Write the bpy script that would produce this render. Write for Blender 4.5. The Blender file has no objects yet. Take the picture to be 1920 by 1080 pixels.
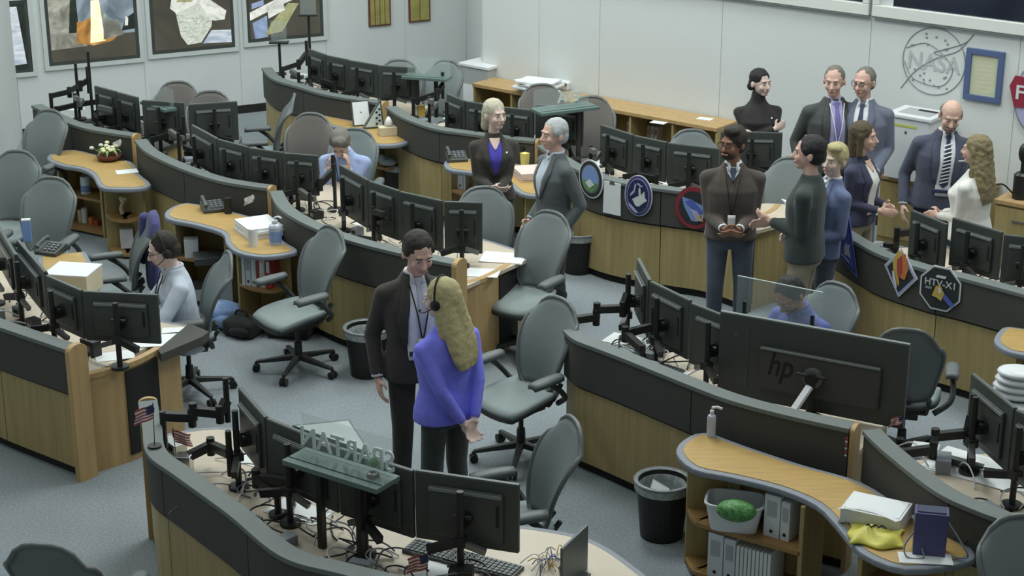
import bpy, math, random
from mathutils import Vector, Matrix
random.seed(7)
PI = math.pi
D2R = math.radians
scn = bpy.context.scene
COL = scn.collection
# ---------------------------------------------------------------- camera
CAM_H, FPX, PITCH = 5.2, 3300.0, D2R(19.5)
cd = bpy.data.cameras.new('camera')
cd.sensor_width = 36.0
cd.lens = 36.0 * FPX / 1920.0
cd.clip_end = 200
cam = bpy.data.objects.new('camera', cd)
COL.objects.link(cam)
cam.location = (0, 0, CAM_H)
cam.rotation_euler = (PI / 2 - PITCH, 0, 0)
scn.camera = cam
# ---------------------------------------------------------------- world, lights, exposure
world = bpy.data.worlds.new('world')
scn.world = world
world.use_nodes = True
world.node_tree.nodes['Background'].inputs[0].default_value = (0.92, 1.0, 0.98, 1)
world.node_tree.nodes['Background'].inputs[1].default_value = 0.32
def area(name, loc, sx, sy, power, colr=(0.95, 1.0, 0.985), rot=(0, 0, 0)):
    l = bpy.data.lights.new(name, 'AREA')
    l.shape = 'RECTANGLE'; l.size = sx; l.size_y = sy; l.energy = power; l.color = colr
    o = bpy.data.objects.new(name, l)
    COL.objects.link(o); o.location = loc; o.rotation_euler = rot
    return o
for ly, pw in ((8.5, 50), (13.0, 218), (17.5, 190)):
    for lx in (-5.0, 0.0, 5.0):
        area('ceiling_lamp', (lx, ly, 6.9), 1.3, 2.6, pw)
scn.view_settings.view_transform = 'Standard'
scn.view_settings.look = 'None'
scn.view_settings.gamma = 1.0
scn.view_settings.use_curve_mapping = False
scn.view_settings.exposure = 0.0

# ---------------------------------------------------------------- camera maths used only to read positions off the photograph
CP, SP = math.cos(PITCH), math.sin(PITCH)
def ray(px, py):
    u = (px - 960) / FPX; v = (540 - py) / FPX
    return Vector((u, CP + v * SP, -SP + v * CP))
def W(px, py, z):
    d = ray(px, py); t = (z - CAM_H) / d.z
    return Vector((d.x * t, d.y * t, z))
def WP(px, py, p0, n):
    d = ray(px, py); o = Vector((0, 0, CAM_H))
    t = (p0 - o).dot(n) / d.dot(n)
    return o + d * t

# ---------------------------------------------------------------- materials
def lin(c):
    return tuple(((x / 255) / 12.92 if x / 255 <= 0.04045 else ((x / 255 + 0.055) / 1.055) ** 2.4) for x in c) + (1,)
MATS = {}
def mat(name, rgb, rough=0.6, metal=0.0, bump=0.0, scale=60, var=0.0, spec=0.4, stretch=None, alpha=None, emit=None, sheen=0):
    m = bpy.data.materials.new(name); m.use_nodes = True
    nt = m.node_tree; b = nt.nodes['Principled BSDF']
    c = lin(rgb)
    b.inputs['Base Color'].default_value = c
    b.inputs['Roughness'].default_value = rough
    b.inputs['Metallic'].default_value = metal
    b.inputs['Specular IOR Level'].default_value = spec
    if sheen: b.inputs['Sheen Weight'].default_value = sheen
    if alpha is not None: b.inputs['Alpha'].default_value = alpha
    if emit:
        b.inputs['Emission Color'].default_value = lin(emit[0]); b.inputs['Emission Strength'].default_value = emit[1]
    if bump or var:
        tc = nt.nodes.new('ShaderNodeTexCoord'); mp = nt.nodes.new('ShaderNodeMapping')
        nt.links.new(tc.outputs['Object'], mp.inputs[0])
        if stretch: mp.inputs['Scale'].default_value = stretch
        nz = nt.nodes.new('ShaderNodeTexNoise'); nz.inputs['Scale'].default_value = scale; nz.inputs['Detail'].default_value = 5
        nt.links.new(mp.outputs[0], nz.inputs['Vector'])
        if var:
            r = nt.nodes.new('ShaderNodeValToRGB')
            r.color_ramp.elements[0].position = 0.3; r.color_ramp.elements[1].position = 0.7
            r.color_ramp.elements[0].color = tuple(x * (1 - var) for x in c[:3]) + (1,)
            r.color_ramp.elements[1].color = tuple(min(1, x * (1 + var)) for x in c[:3]) + (1,)
            nt.links.new(nz.outputs[0], r.inputs[0]); nt.links.new(r.outputs[0], b.inputs['Base Color'])
        if bump:
            bp = nt.nodes.new('ShaderNodeBump'); bp.inputs['Strength'].default_value = bump; bp.inputs['Distance'].default_value = 0.01
            nt.links.new(nz.outputs[0], bp.inputs['Height']); nt.links.new(bp.outputs[0], b.inputs['Normal'])
    MATS[name] = m
    return m
mat('carpet', (134, 142, 146), 0.95, bump=0.4, scale=55, var=0.17, spec=0.1)
mat('wall_paint', (207, 212, 211), 0.8, bump=0.05, scale=90, var=0.015)
mat('wall_side_paint', (200, 208, 207), 0.8)
mat('ceiling_tile', (225, 228, 228), 0.9)
mat('wood', (162, 145, 98), 0.5, bump=0.05, scale=3.0, var=0.13, stretch=(9, 9, 0.5))
mat('wood_light', (178, 148, 102), 0.45, bump=0.03, scale=3.0, var=0.12, stretch=(6, 6, 0.5))
mat('wood_top', (178, 148, 92), 0.38, bump=0.02, scale=4.0, var=0.12, stretch=(1.2, 12, 1))
mat('wood_shelf', (150, 118, 74), 0.5, var=0.1, scale=5, stretch=(1, 8, 1))
mat('laminate', (196, 184, 164), 0.4, var=0.05, scale=4)
mat('black_panel', (70, 70, 65), 0.75, bump=0.15, scale=220, var=0.08)
mat('ledge', (104, 112, 110), 0.6, var=0.04, scale=20)
mat('edge_grey', (128, 134, 142), 0.5)
mat('toe', (34, 34, 32), 0.8)
mat('monitor_black', (64, 69, 66), 0.42, spec=0.5)
mat('monitor_ridge', (120, 128, 126), 0.35, spec=0.6)
mat('monitor_bezel', (84, 92, 90), 0.4)
mat('screen_dark', (22, 28, 32), 0.15, spec=0.7, emit=((60, 80, 110), 0.25))
mat('arm_black', (42, 44, 43), 0.4, metal=0.2)
mat('arm_grey', (120, 124, 122), 0.35, metal=0.5)
mat('chrome', (190, 195, 195), 0.2, metal=0.9)
mat('chair_mesh', (114, 124, 124), 0.7, bump=0.3, scale=300, var=0.06)
mat('chair_seat', (134, 146, 146), 0.65, bump=0.3, scale=300, var=0.05)
mat('chair_frame', (96, 102, 101), 0.4, spec=0.5)
mat('chair_dark', (52, 55, 53), 0.5)
mat('chair_pad', (98, 104, 104), 0.5)
mat('chair_brown', (98, 94, 90), 0.7, bump=0.2, scale=200)
mat('bin_plastic', (32, 33, 31), 0.45)
mat('bin_liner', (150, 158, 158), 0.25, bump=0.8, scale=30, var=0.25, spec=0.6)
mat('paper', (222, 226, 226), 0.7)
mat('paper_pink', (218, 200, 192), 0.7)
mat('paper_yellow', (214, 204, 120), 0.7)
mat('white_plastic', (216, 220, 222), 0.4)
mat('grey_plastic', (165, 170, 172), 0.5)
mat('cardboard', (176, 154, 112), 0.8)
mat('cream', (208, 196, 168), 0.6)
mat('skin', (208, 172, 156), 0.55, spec=0.3)
mat('skin_pale', (214, 190, 178), 0.55, spec=0.3)
mat('skin_brown', (140, 104, 84), 0.55, spec=0.3)
mat('lip', (176, 122, 112), 0.5)
mat('eye_white', (190, 184, 178), 0.4)
mat('eye_dark', (45, 36, 30), 0.3)
HS = (60, 60, 4)
mat('hair_dark', (48, 43, 38), 0.6, bump=0.7, scale=5, var=0.3, stretch=HS)
mat('hair_black', (34, 33, 34), 0.5, bump=0.7, scale=5, var=0.3, stretch=HS)
mat('hair_brown', (86, 74, 56), 0.6, bump=0.7, scale=5, var=0.35, stretch=HS)
mat('hair_blond', (182, 172, 128), 0.6, bump=0.7, scale=5, var=0.25, stretch=HS)
mat('hair_darkblond', (136, 124, 92), 0.6, bump=0.7, scale=5, var=0.35, stretch=HS)
mat('hair_pale', (190, 186, 164), 0.6, bump=0.6, scale=5, var=0.2, stretch=HS)
mat('hair_grey', (176, 180, 180), 0.6, bump=0.6, scale=5, var=0.25, stretch=HS)
mat('hair_saltpepper', (120, 116, 108), 0.6, bump=0.6, scale=5, var=0.3, stretch=HS)
def cloth(n, rgb, v=0.08): mat(n, rgb, 0.85, bump=0.35, scale=14, var=v, spec=0.15, sheen=0.15)
cloth('suit_black', (64, 62, 58)); cloth('suit_black2', (58, 56, 53)); cloth('blue_jacket', (124, 128, 236)); cloth('royal_blue', (78, 72, 170))
cloth('suit_grey', (88, 94, 96)); cloth('sweater', (82, 75, 70)); cloth('slate_trousers', (76, 84, 96))
cloth('green_black', (58, 66, 64)); cloth('suit_blue', (98, 110, 142)); cloth('navy', (62, 64, 84)); cloth('black_knit', (50, 49, 48))
cloth('suit_charcoal', (72, 76, 74)); cloth('suit_bluegrey', (108, 114, 130)); cloth('suit_navy2', (78, 82, 98)); cloth('white_top', (216, 216, 210))
cloth('shirt_white', (218, 222, 226)); cloth('shirt_lilac', (168, 164, 202)); cloth('shirt_blue', (160, 176, 212)); cloth('shirt_pale', (188, 198, 210))
cloth('shirt_royal', (88, 98, 160)); cloth('khaki', (150, 142, 124)); cloth('tie_silver', (176, 180, 192)); cloth('tie_lilac', (120, 112, 168))
cloth('tie_dark', (70, 78, 96)); cloth('purple_cloth', (72, 74, 116)); cloth('bag_black', (40, 43, 42)); cloth('jeans', (66, 70, 80))
mat('leather', (34, 30, 28), 0.4)
mat('blue_bag', (132, 160, 206), 0.35, bump=0.8, scale=12, var=0.25)
mat('yellow_bag', (206, 200, 92), 0.5, bump=0.6, scale=10, var=0.1)
mat('gift_purple', (78, 76, 118), 0.5)
mat('green_pack', (84, 140, 78), 0.4, bump=1.0, scale=40, var=0.5)
mat('binder_white', (206, 212, 216), 0.5)
mat('red', (168, 70, 66), 0.5); mat('deep_red', (140, 44, 62), 0.5)
mat('blue', (84, 100, 176), 0.5); mat('light_blue', (120, 150, 200), 0.5); mat('navy_flat', (44, 50, 84), 0.5)
mat('purple_flat', (74, 68, 122), 0.5); mat('lilac_flat', (168, 168, 206), 0.5); mat('green', (96, 140, 84), 0.5)
mat('dark_flat', (44, 48, 50), 0.6); mat('gold', (196, 168, 84), 0.5); mat('orange', (190, 120, 66), 0.5); mat('white_flat', (205, 210, 210), 0.5)
mat('pale_text', (200, 214, 212), 0.5); mat('brown_flat', (104, 60, 52), 0.6)
mat('frame_blue', (82, 98, 136), 0.5); mat('certificate', (190, 196, 168), 0.6); mat('plaque_gold', (168, 160, 96), 0.35, metal=0.3, var=0.15, scale=8)
mat('line_grey', (132, 142, 142), 0.6)
mat('line_pale', (176, 184, 183), 0.6)
mat('window_frame', (214, 218, 212), 0.4); mat('screen_frame', (196, 202, 200), 0.5)
mat('window_glass', (30, 36, 50), 0.12, spec=0.8, bump=0.02, scale=2, var=0.3)
mat('cable_white', (198, 200, 198), 0.5); mat('cable_grey', (100, 104, 112), 0.5); mat('cable_black', (34, 36, 38), 0.5); mat('cable_blue', (70, 84, 160), 0.5)
mat('liquid_clear', (200, 206, 222), 0.1, alpha=0.75)
mat('leaf', (120, 146, 84), 0.6, var=0.2); mat('flower', (222, 220, 176), 0.6)
mat('lime', (190, 200, 90), 0.5)
mat('shelf_teal', (92, 112, 108), 0.35)
g = mat('acrylic', (205, 222, 220), 0.06, alpha=0.13, spec=0.8)
mat('tablet_screen', (150, 160, 160), 0.15, emit=((176, 190, 190), 0.35))
# the pictures on the big wall screens give off light
def screen_mat(name, cols, scale, strength=1.0, stretch=None, dist=1.5):
    m = bpy.data.materials.new(name); m.use_nodes = True
    nt = m.node_tree; nt.nodes.clear()
    out = nt.nodes.new('ShaderNodeOutputMaterial'); e = nt.nodes.new('ShaderNodeEmission')
    tc = nt.nodes.new('ShaderNodeTexCoord'); mp = nt.nodes.new('ShaderNodeMapping'); nz = nt.nodes.new('ShaderNodeTexNoise')
    if stretch: mp.inputs['Scale'].default_value = stretch
    nz.inputs['Scale'].default_value = scale; nz.inputs['Detail'].default_value = 6; nz.inputs['Distortion'].default_value = dist
    r = nt.nodes.new('ShaderNodeValToRGB')
    r.color_ramp.elements[0].position = 0.28; r.color_ramp.elements[0].color = lin(cols[0])
    r.color_ramp.elements[1].position = 0.75; r.color_ramp.elements[1].color = lin(cols[-1])
    for i, c in enumerate(cols[1:-1]):
        el = r.color_ramp.elements.new(0.28 + 0.47 * (i + 1) / (len(cols) - 1)); el.color = lin(c)
    nt.links.new(tc.outputs['Object'], mp.inputs[0]); nt.links.new(mp.outputs[0], nz.inputs['Vector'])
    nt.links.new(nz.outputs[0], r.inputs[0]); nt.links.new(r.outputs[0], e.inputs[0]); nt.links.new(e.outputs[0], out.inputs[0])
    e.inputs[1].default_value = strength
    MATS[name] = m
screen_mat('pic_dark', [(66, 66, 58), (92, 92, 82)], 1.0)
screen_mat('pic_sky', [(96, 110, 120), (150, 166, 176), (190, 200, 204)], 2.0)
screen_mat('pic_smoke', [(96, 98, 90), (150, 152, 140), (196, 196, 180)], 4)
screen_mat('pic_fire', [(110, 84, 54), (190, 140, 76), (255, 236, 180)], 3, 1.1)
screen_mat('pic_flame', [(250, 226, 160), (255, 250, 225)], 6, 1.3)
screen_mat('pic_white', [(176, 184, 180), (226, 230, 220), (250, 250, 240)], 6, 1.0)
screen_mat('pic_foil', [(150, 160, 150), (206, 214, 200), (236, 240, 226)], 14, 1.0, (1, 1, 3))
screen_mat('pic_green', [(140, 144, 104), (186, 188, 140)], 6)
screen_mat('pic_blue', [(120, 140, 176), (176, 196, 222)], 4)
screen_mat('pic_earth', [(150, 170, 190), (206, 216, 222), (236, 240, 240)], 4, 1.0, (1, 1, 3))
screen_mat('pic_black', [(40, 48, 44), (58, 66, 60)], 3)

# ---------------------------------------------------------------- mesh builder
def frame_from(a, b, up=Vector((0, 0, 1))):
    d = (b - a).normalized()
    if abs(d.dot(up)) > 0.98: up = Vector((0, 1, 0))
    s = d.cross(up).normalized(); u = s.cross(d).normalized()
    return d, s, u
class MB:
    def __init__(s): s.v = []; s.f = []
    def add(s, vs, fs, M=None):
        n = len(s.v)
        s.v += [tuple(M @ Vector(v)) if M is not None else tuple(v) for v in vs]
        s.f += [tuple(i + n for i in f) for f in fs]
        return s
    def box(s, c, d, rz=0, M=None):
        x, y, z = d[0] / 2, d[1] / 2, d[2] / 2
        vs = [(-x, -y, -z), (x, -y, -z), (x, y, -z), (-x, y, -z), (-x, -y, z), (x, -y, z), (x, y, z), (-x, y, z)]
        T = Matrix.Translation(c) @ Matrix.Rotation(rz, 4, 'Z')
        if M is not None: T = M @ T
        return s.add(vs, [(0, 3, 2, 1), (4, 5, 6, 7), (0, 1, 5, 4), (1, 2, 6, 5), (2, 3, 7, 6), (3, 0, 4, 7)], T)
    def bar(s, a, b, w, h, w2=None, h2=None, up=Vector((0, 0, 1))):
        a, b = Vector(a), Vector(b); d, sd, u = frame_from(a, b, up)
        w2 = w if w2 is None else w2; h2 = h if h2 is None else h2
        vs = []
        for p, ww, hh in ((a, w, h), (b, w2, h2)):
            for i, j in ((-1, -1), (1, -1), (1, 1), (-1, 1)):
                vs.append(p + sd * (i * ww / 2) + u * (j * hh / 2))
        return s.add(vs, [(0, 1, 2, 3), (7, 6, 5, 4), (0, 4, 5, 1), (1, 5, 6, 2), (2, 6, 7, 3), (3, 7, 4, 0)])
    def tube(s, pts, r, n=8, closed=False):
        pts = [Vector(p) for p in pts]; m = len(pts)
        rs = r if isinstance(r, (list, tuple)) else [r] * m
        vs = []; fs = []; ref = None
        for i, p in enumerate(pts):
            if closed: t = pts[(i + 1) % m] - pts[i - 1]
            else: t = pts[min(i + 1, m - 1)] - pts[max(i - 1, 0)]
            t.normalize()
            if ref is None:
                ref = Vector((0, 0, 1)) if abs(t.z) < 0.9 else Vector((1, 0, 0))
            sd = t.cross(ref)
            if sd.length < 1e-4: sd = t.cross(Vector((0, 1, 0.1)))
            sd.normalize(); u = sd.cross(t).normalized(); ref = u
            for k in range(n):
                a = 2 * PI * k / n
                vs.append(p + (sd * math.cos(a) + u * math.sin(a)) * rs[i])
        q = m if closed else m - 1
        for i in range(q):
            for k in range(n):
                a = i * n + k; b = i * n + (k + 1) % n; c = ((i + 1) % m) * n + (k + 1) % n; d = ((i + 1) % m) * n + k
                fs.append((a, b, c, d))
        if not closed:
            fs.append(tuple(range(n - 1, -1, -1))); fs.append(tuple((m - 1) * n + k for k in range(n)))
        return s.add(vs, fs)
    def cyl(s, a, b, r, r2=None, n=16): return s.tube([a, b], [r, r if r2 is None else r2], n)
    def cap(s, a, b, r, r2=None, n=12):
        a, b = Vector(a), Vector(b); r2 = r if r2 is None else r2
        d = b - a
        d = d.normalized() if d.length > 1e-6 else Vector((0, 0, 1))
        pts = []; rr = []
        for t in (0.02, 0.35, 0.7): q = math.sqrt(1 - (1 - t) ** 2); pts.append(a - d * r * (1 - t)); rr.append(r * q)
        pts.append(a); rr.append(r); pts.append(b); rr.append(r2)
        for t in (0.7, 0.35, 0.02): q = math.sqrt(1 - (1 - t) ** 2); pts.append(b + d * r2 * (1 - t)); rr.append(r2 * q)
        return s.tube(pts, rr, n)
    def ell(s, c, r, M=None, n=14, m=9):
        vs = [(0, 0, 1)]; fs = []
        for i in range(1, m):
            t = PI * i / m
            for k in range(n):
                a = 2 * PI * k / n
                vs.append((math.sin(t) * math.cos(a), math.sin(t) * math.sin(a), math.cos(t)))
        vs.append((0, 0, -1))
        for k in range(n): fs.append((0, 1 + k, 1 + (k + 1) % n))
        for i in range(m - 2):
            for k in range(n):
                a = 1 + i * n + k; b = 1 + i * n + (k + 1) % n
                fs.append((a, a + n, b + n, b))
        L = len(vs) - 1
        for k in range(n): fs.append((L, L - n + (k + 1) % n, L - n + k))
        T = Matrix.Translation(c) @ Matrix.Diagonal((r[0], r[1], r[2], 1))
        if M is not None: T = M @ T
        return s.add(vs, fs, T)
    def lathe(s, prof, c=(0, 0, 0), n=24, cap=True):
        vs = []; fs = []
        for r, z in prof:
            for k in range(n):
                a = 2 * PI * k / n
                vs.append((c[0] + r * math.cos(a), c[1] + r * math.sin(a), c[2] + z))
        for i in range(len(prof) - 1):
            for k in range(n):
                a = i * n + k; b = i * n + (k + 1) % n
                fs.append((a, b, b + n, a + n))
        if cap:
            fs.append(tuple(range(n - 1, -1, -1))); L = (len(prof) - 1) * n; fs.append(tuple(L + k for k in range(n)))
        return s.add(vs, fs)
    def loft(s, rings):
        n = len(rings[0]); vs = [p for r in rings for p in r]; fs = []
        for i in range(len(rings) - 1):
            for k in range(n):
                a = i * n + k; b = i * n + (k + 1) % n
                fs.append((a, b, b + n, a + n))
        fs.append(tuple(range(n - 1, -1, -1))); L = (len(rings) - 1) * n; fs.append(tuple(L + k for k in range(n)))
        return s.add(vs, fs)
    def prism(s, poly, z0, z1, M=None):
        n = len(poly)
        vs = [(p[0], p[1], z0) for p in poly] + [(p[0], p[1], z1) for p in poly]
        fs = [tuple(range(n - 1, -1, -1)), tuple(range(n, 2 * n))]
        for k in range(n): fs.append((k, (k + 1) % n, n + (k + 1) % n, n + k))
        return s.add(vs, fs, M)
    def strip(s, A, B, z0, z1):
        n = len(A); vs = []
        for a, b in zip(A, B): vs += [(a[0], a[1], z0), (b[0], b[1], z0), (b[0], b[1], z1), (a[0], a[1], z1)]
        fs = [(0, 1, 2, 3), tuple(4 * (n - 1) + i for i in (3, 2, 1, 0))]
        for i in range(n - 1):
            for k in range(4):
                a = 4 * i + k; b = 4 * i + (k + 1) % 4
                fs.append((a, a + 4, b + 4, b))
        return s.add(vs, fs)
    def slab(s, fn, nu, nv, th):
        # closed curved slab: fn(u,v) -> (point, normal)
        vs = []; fs = []
        for side in (0, 1):
            for j in range(nv + 1):
                for i in range(nu + 1):
                    p, nrm = fn(i / nu, j / nv); vs.append(p + nrm * (th / 2 if side else -th / 2))
        N = (nu + 1) * (nv + 1); idx = lambda i, j, q: q * N + j * (nu + 1) + i
        for j in range(nv):
            for i in range(nu):
                fs.append((idx(i, j, 1), idx(i + 1, j, 1), idx(i + 1, j + 1, 1), idx(i, j + 1, 1)))
                fs.append((idx(i, j, 0), idx(i, j + 1, 0), idx(i + 1, j + 1, 0), idx(i + 1, j, 0)))
        for i in range(nu):
            fs.append((idx(i, 0, 0), idx(i + 1, 0, 0), idx(i + 1, 0, 1), idx(i, 0, 1)))
            fs.append((idx(i, nv, 1), idx(i + 1, nv, 1), idx(i + 1, nv, 0), idx(i, nv, 0)))
        for j in range(nv):
            fs.append((idx(0, j, 1), idx(0, j + 1, 1), idx(0, j + 1, 0), idx(0, j, 0)))
            fs.append((idx(nu, j, 0), idx(nu, j + 1, 0), idx(nu, j + 1, 1), idx(nu, j, 1)))
        return s.add(vs, fs)
    def build(s, name, m, parent=None, smooth=False, bevel=0, off=None, remesh=0, sm=0, kind=None):
        me = bpy.data.meshes.new(name)
        vs = s.v if off is None else [(v[0] - off[0], v[1] - off[1], v[2] - off[2]) for v in s.v]
        me.from_pydata(vs, [], s.f)
        me.materials.append(MATS[m] if isinstance(m, str) else m)
        if smooth: me.polygons.foreach_set('use_smooth', [True] * len(me.polygons))
        o = bpy.data.objects.new(name, me); COL.objects.link(o)
        if parent is not None: o.parent = parent
        if remesh:
            r = o.modifiers.new('remesh', 'REMESH'); r.mode = 'VOXEL'; r.voxel_size = remesh; r.use_smooth_shade = True
            if sm:
                q = o.modifiers.new('smooth', 'SMOOTH'); q.factor = 0.5; q.iterations = sm
        if bevel:
            q = o.modifiers.new('bevel', 'BEVEL'); q.width = bevel; q.segments = 2; q.limit_method = 'ANGLE'
        if kind: o['kind'] = kind
        return o
def tag(o, label=None, cat=None, group=None, kind=None):
    if label: o['label'] = label
    if cat: o['category'] = cat
    if group: o['group'] = group
    if kind: o['kind'] = kind
    return o
def thing(name, label, cat, loc=(0, 0, 0), rz=0, group=None):
    o = bpy.data.objects.new(name, None); COL.objects.link(o)
    o.empty_display_size = 0.1
    o.location = loc; o.rotation_euler = (0, 0, rz)
    return tag(o, label, cat, group)
def copy_tree(o, parent=None):
    c = o.copy(); COL.objects.link(c); c.parent = parent
    for ch in KIDS.get(o.name, o.children): copy_tree(ch, c)
    return c
KIDS = {}
_txt = {}
def text_geo(t, size=1.0):
    if t not in _txt:
        cu = bpy.data.curves.new('t', 'FONT'); cu.body = t; cu.size = 1.0; cu.extrude = 0.02; cu.resolution_u = 3; cu.offset = 0.012
        cu.align_x = 'CENTER'; cu.align_y = 'CENTER'
        o = bpy.data.objects.new('t', cu)
        me = bpy.data.meshes.new_from_object(o)
        _txt[t] = ([tuple(v.co) for v in me.vertices], [tuple(p.vertices) for p in me.polygons])
        bpy.data.objects.remove(o); bpy.data.curves.remove(cu); bpy.data.meshes.remove(me)
    return _txt[t]
def catmull(P, sub=5):
    P = [Vector(p) for p in P]
    if len(P) < 3: sub = 1 if len(P) < 2 else sub
    out = []
    for i in range(len(P) - 1):
        p0 = P[max(i - 1, 0)]; p1 = P[i]; p2 = P[i + 1]; p3 = P[min(i + 2, len(P) - 1)]
        for k in range(sub):
            t = k / sub
            out.append(0.5 * ((2 * p1) + (p2 - p0) * t + (2 * p0 - 5 * p1 + 4 * p2 - p3) * t * t + (3 * p1 - p0 - 3 * p2 + p3) * t ** 3))
    out.append(P[-1]); return out
def offset(P, d):
    out = []
    for i, p in enumerate(P):
        t = P[min(i + 1, len(P) - 1)] - P[max(i - 1, 0)]; t.z = 0; t.normalize()
        out.append(Vector((p.x - t.y * d, p.y + t.x * d, p.z)))
    return out
# ================================================================ room shell
fl = MB(); fl.box((0, 12, -0.05), (26, 30, 0.1)); f = fl.build('floor', 'carpet'); tag(f, kind='structure')
ZT = 7.2
WLA = W(447, 213, 0); WLB = W(855, 157, 0)
ld = Vector((math.cos(D2R(26)), math.sin(D2R(26)), 0))
LN = Vector((ld.y, -ld.x, 0))
q = WP(875, 150, WLA, LN)
CORNER = Vector((q.x, q.y, 0))
rd = Vector((math.cos(D2R(-39)), math.sin(D2R(-39)), 0))
_n = Vector((rd.y, -rd.x, 0)); _p = W(1103, 175, .8); q = WP(905, 150, Vector((_p.x, _p.y, 0)), _n)
RCORN = Vector((q.x, q.y, 0))
LN = Vector((ld.y, -ld.x, 0))        # left wall normal, into the room
RN = Vector((rd.y, -rd.x, 0))        # right wall normal, into the room (towards the camera's left)
if LN.y > 0: LN = -LN
if RN.x > 0: RN = -RN
def on_left(px, py): p = WP(px, py, CORNER, LN); return (p - CORNER).dot(ld), p.z
def on_right(px, py): p = WP(px, py, RCORN, RN); return (p - RCORN).dot(rd), p.z
LM = Matrix(((ld.x, 0, LN.x, CORNER.x), (ld.y, 0, LN.y, CORNER.y), (0, 1, 0, 0), (0, 0, 0, 1)))   # (s, z, out) -> world
RM = Matrix(((rd.x, 0, RN.x, RCORN.x), (rd.y, 0, RN.y, RCORN.y), (0, 1, 0, 0), (0, 0, 0, 1)))
def rect(a, b, c, d): return [(a, b), (c, b), (c, d), (a, d)]
def wall(name, M, s0, s1, seams, z1=ZT):
    r = MB(); r.prism(rect(s0, 0, s1, z1), -0.12, -0.006, M)
    root = tag(r.build(name, 'wall_side_paint'), kind='structure')
    ss = [s0] + sorted(seams) + [s1]
    for a, b in zip(ss, ss[1:]):
        MB().prism(rect(a + 0.004, 0.0, b - 0.004, z1), -0.006, 0, M).build('wall_panel', 'wall_paint', root)
    return root
ls = [on_left(x, y)[0] for x, y in ((272, 150), (452, 150), (610, 60), (760, 100))]
side_s = on_left(30, 133)[0]
wall('wall_left', LM, side_s, 0.0, ls)
rs_ = [on_right(x, 150)[0] for x in (1010, 1123, 1350, 1627)]
rs_ += [rs_[-1] + 1.5, rs_[-1] + 3.0]
wall('wall_right', RM, 0.0, 14, rs_)
sc = CORNER + ld * side_s
fp = W(0, 345, 0); sdv = (fp - sc); sdv.z = 0; sdv.normalize()
SN = Vector((-sdv.y, sdv.x, 0));
if SN.x < 0: SN = -SN
SM = Matrix(((sdv.x, 0, SN.x, sc.x), (sdv.y, 0, SN.y, sc.y), (0, 1, 0, 0), (0, 0, 0, 1)))
wall('wall_back', SM, 0.0, 8.0, [1.5, 3.0, 4.5, 6.0])
cdv = (RCORN - CORNER); cl_ = cdv.length; cdv.normalize()
CN = Vector((cdv.y, -cdv.x, 0))
if CN.x > 0: CN = -CN
CM = Matrix(((cdv.x, 0, CN.x, CORNER.x), (cdv.y, 0, CN.y, CORNER.y), (0, 1, 0, 0), (0, 0, 0, 1)))
wall('wall_corner', CM, 0.0, cl_, [cl_ / 2])
c = MB().box((0, 12, ZT + 0.05), (26, 30, 0.1)).build('ceiling', 'ceiling_tile'); tag(c, kind='structure')
b = MB().prism(rect(side_s + 0.01, 0, -0.01, 0.10), 0.0, 0.012, LM).build('baseboard_left', 'toe'); tag(b, kind='structure')
b = MB().prism(rect(0.02, 0, 13.9, 0.10), 0.0, 0.012, RM).build('baseboard_right', 'toe'); tag(b, kind='structure')

# viewing-room windows high in the right wall
zb = on_right(1635, 28)[1]
w0 = on_right(1400, 0)[0]; wm = on_right(1637, 15)[0]
for i, (a, e) in enumerate(((wm - 3.6, wm - 0.02), (wm + 0.02, wm + 4.6))):
    fr = MB(); t = 0.11
    fr.prism(rect(a, zb, e, zb + t), 0, 0.06, RM).prism(rect(a, zb + 1.3, e, zb + 1.3 + t), 0, 0.06, RM)
    fr.prism(rect(a, zb + t, a + t * 0.6, zb + 1.3), 0, 0.06, RM).prism(rect(e - t * 0.6, zb + t, e, zb + 1.3), 0, 0.06, RM)
    wroot = tag(fr.build('window_%d' % (i + 1), 'window_frame', bevel=0.006), kind='structure')
    MB().prism(rect(a + t * 0.6, zb + t, e - t * 0.6, zb + 1.3), 0.003, 0.012, RM).build('window_pane', 'window_glass', wroot)
    if i == 1: MB().prism(rect(a + t * 0.6, zb + t, a + t * 0.6 + 0.13, zb + 1.3), 0.012, 0.02, RM).build('blind_edge', 'wall_side_paint', wroot)
    MB().prism(rect(a, zb - 0.015, e, zb), 0, 0.05, RM).build('window_sill', 'line_grey', wroot)

# video screens on the left wall; pictures are laid out in (0..1, 0..1) of each panel
def vscreen(label, x0, y0, x1, y1, shapes, back):
    # bottom-left pixel, bottom-right pixel
    s0, z0 = on_left(x0, y0); s1, z1 = on_left(x1, y1)
    zc = (z0 + z1) / 2; w = s1 - s0; h = w * 0.92
    root = thing('wall_screen', label, 'screen', LM @ Vector(((s0 + s1) / 2, zc, 0.0)), 0, 'video screens on the left wall')
    off = root.location
    o = 0.05
    fr = MB()
    for q in (rect(s0 - o, zc - o, s1 + o, zc), rect(s0 - o, zc + h, s1 + o, zc + h + o), rect(s0 - o, zc, s0, zc + h), rect(s1, zc, s1 + o, zc + h)):
        fr.prism(q, 0.001, 0.03, LM)
    fr.build('screen_frame', 'screen_frame', root, off=off)
    MB().prism(rect(s0, zc, s1, zc + h), 0.001, 0.02, LM).build('bezel', 'monitor_black', root, off=off)
    MB().prism(rect(s0 + 0.04, zc + 0.04, s1 - 0.04, zc + h - 0.04), 0.02, 0.022, LM).build('picture', back, root, off=off)
    for k, (m_, poly) in enumerate(shapes):
        P = [(s0 + 0.04 + u * (w - 0.08), zc + 0.04 + v * (h - 0.08) * 0.80) for u, v in poly]
        MB().prism(P, 0.0225 + k * 0.0006, 0.023 + k * 0.0006, LM).build('picture_area', m_, root, off=off)
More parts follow.
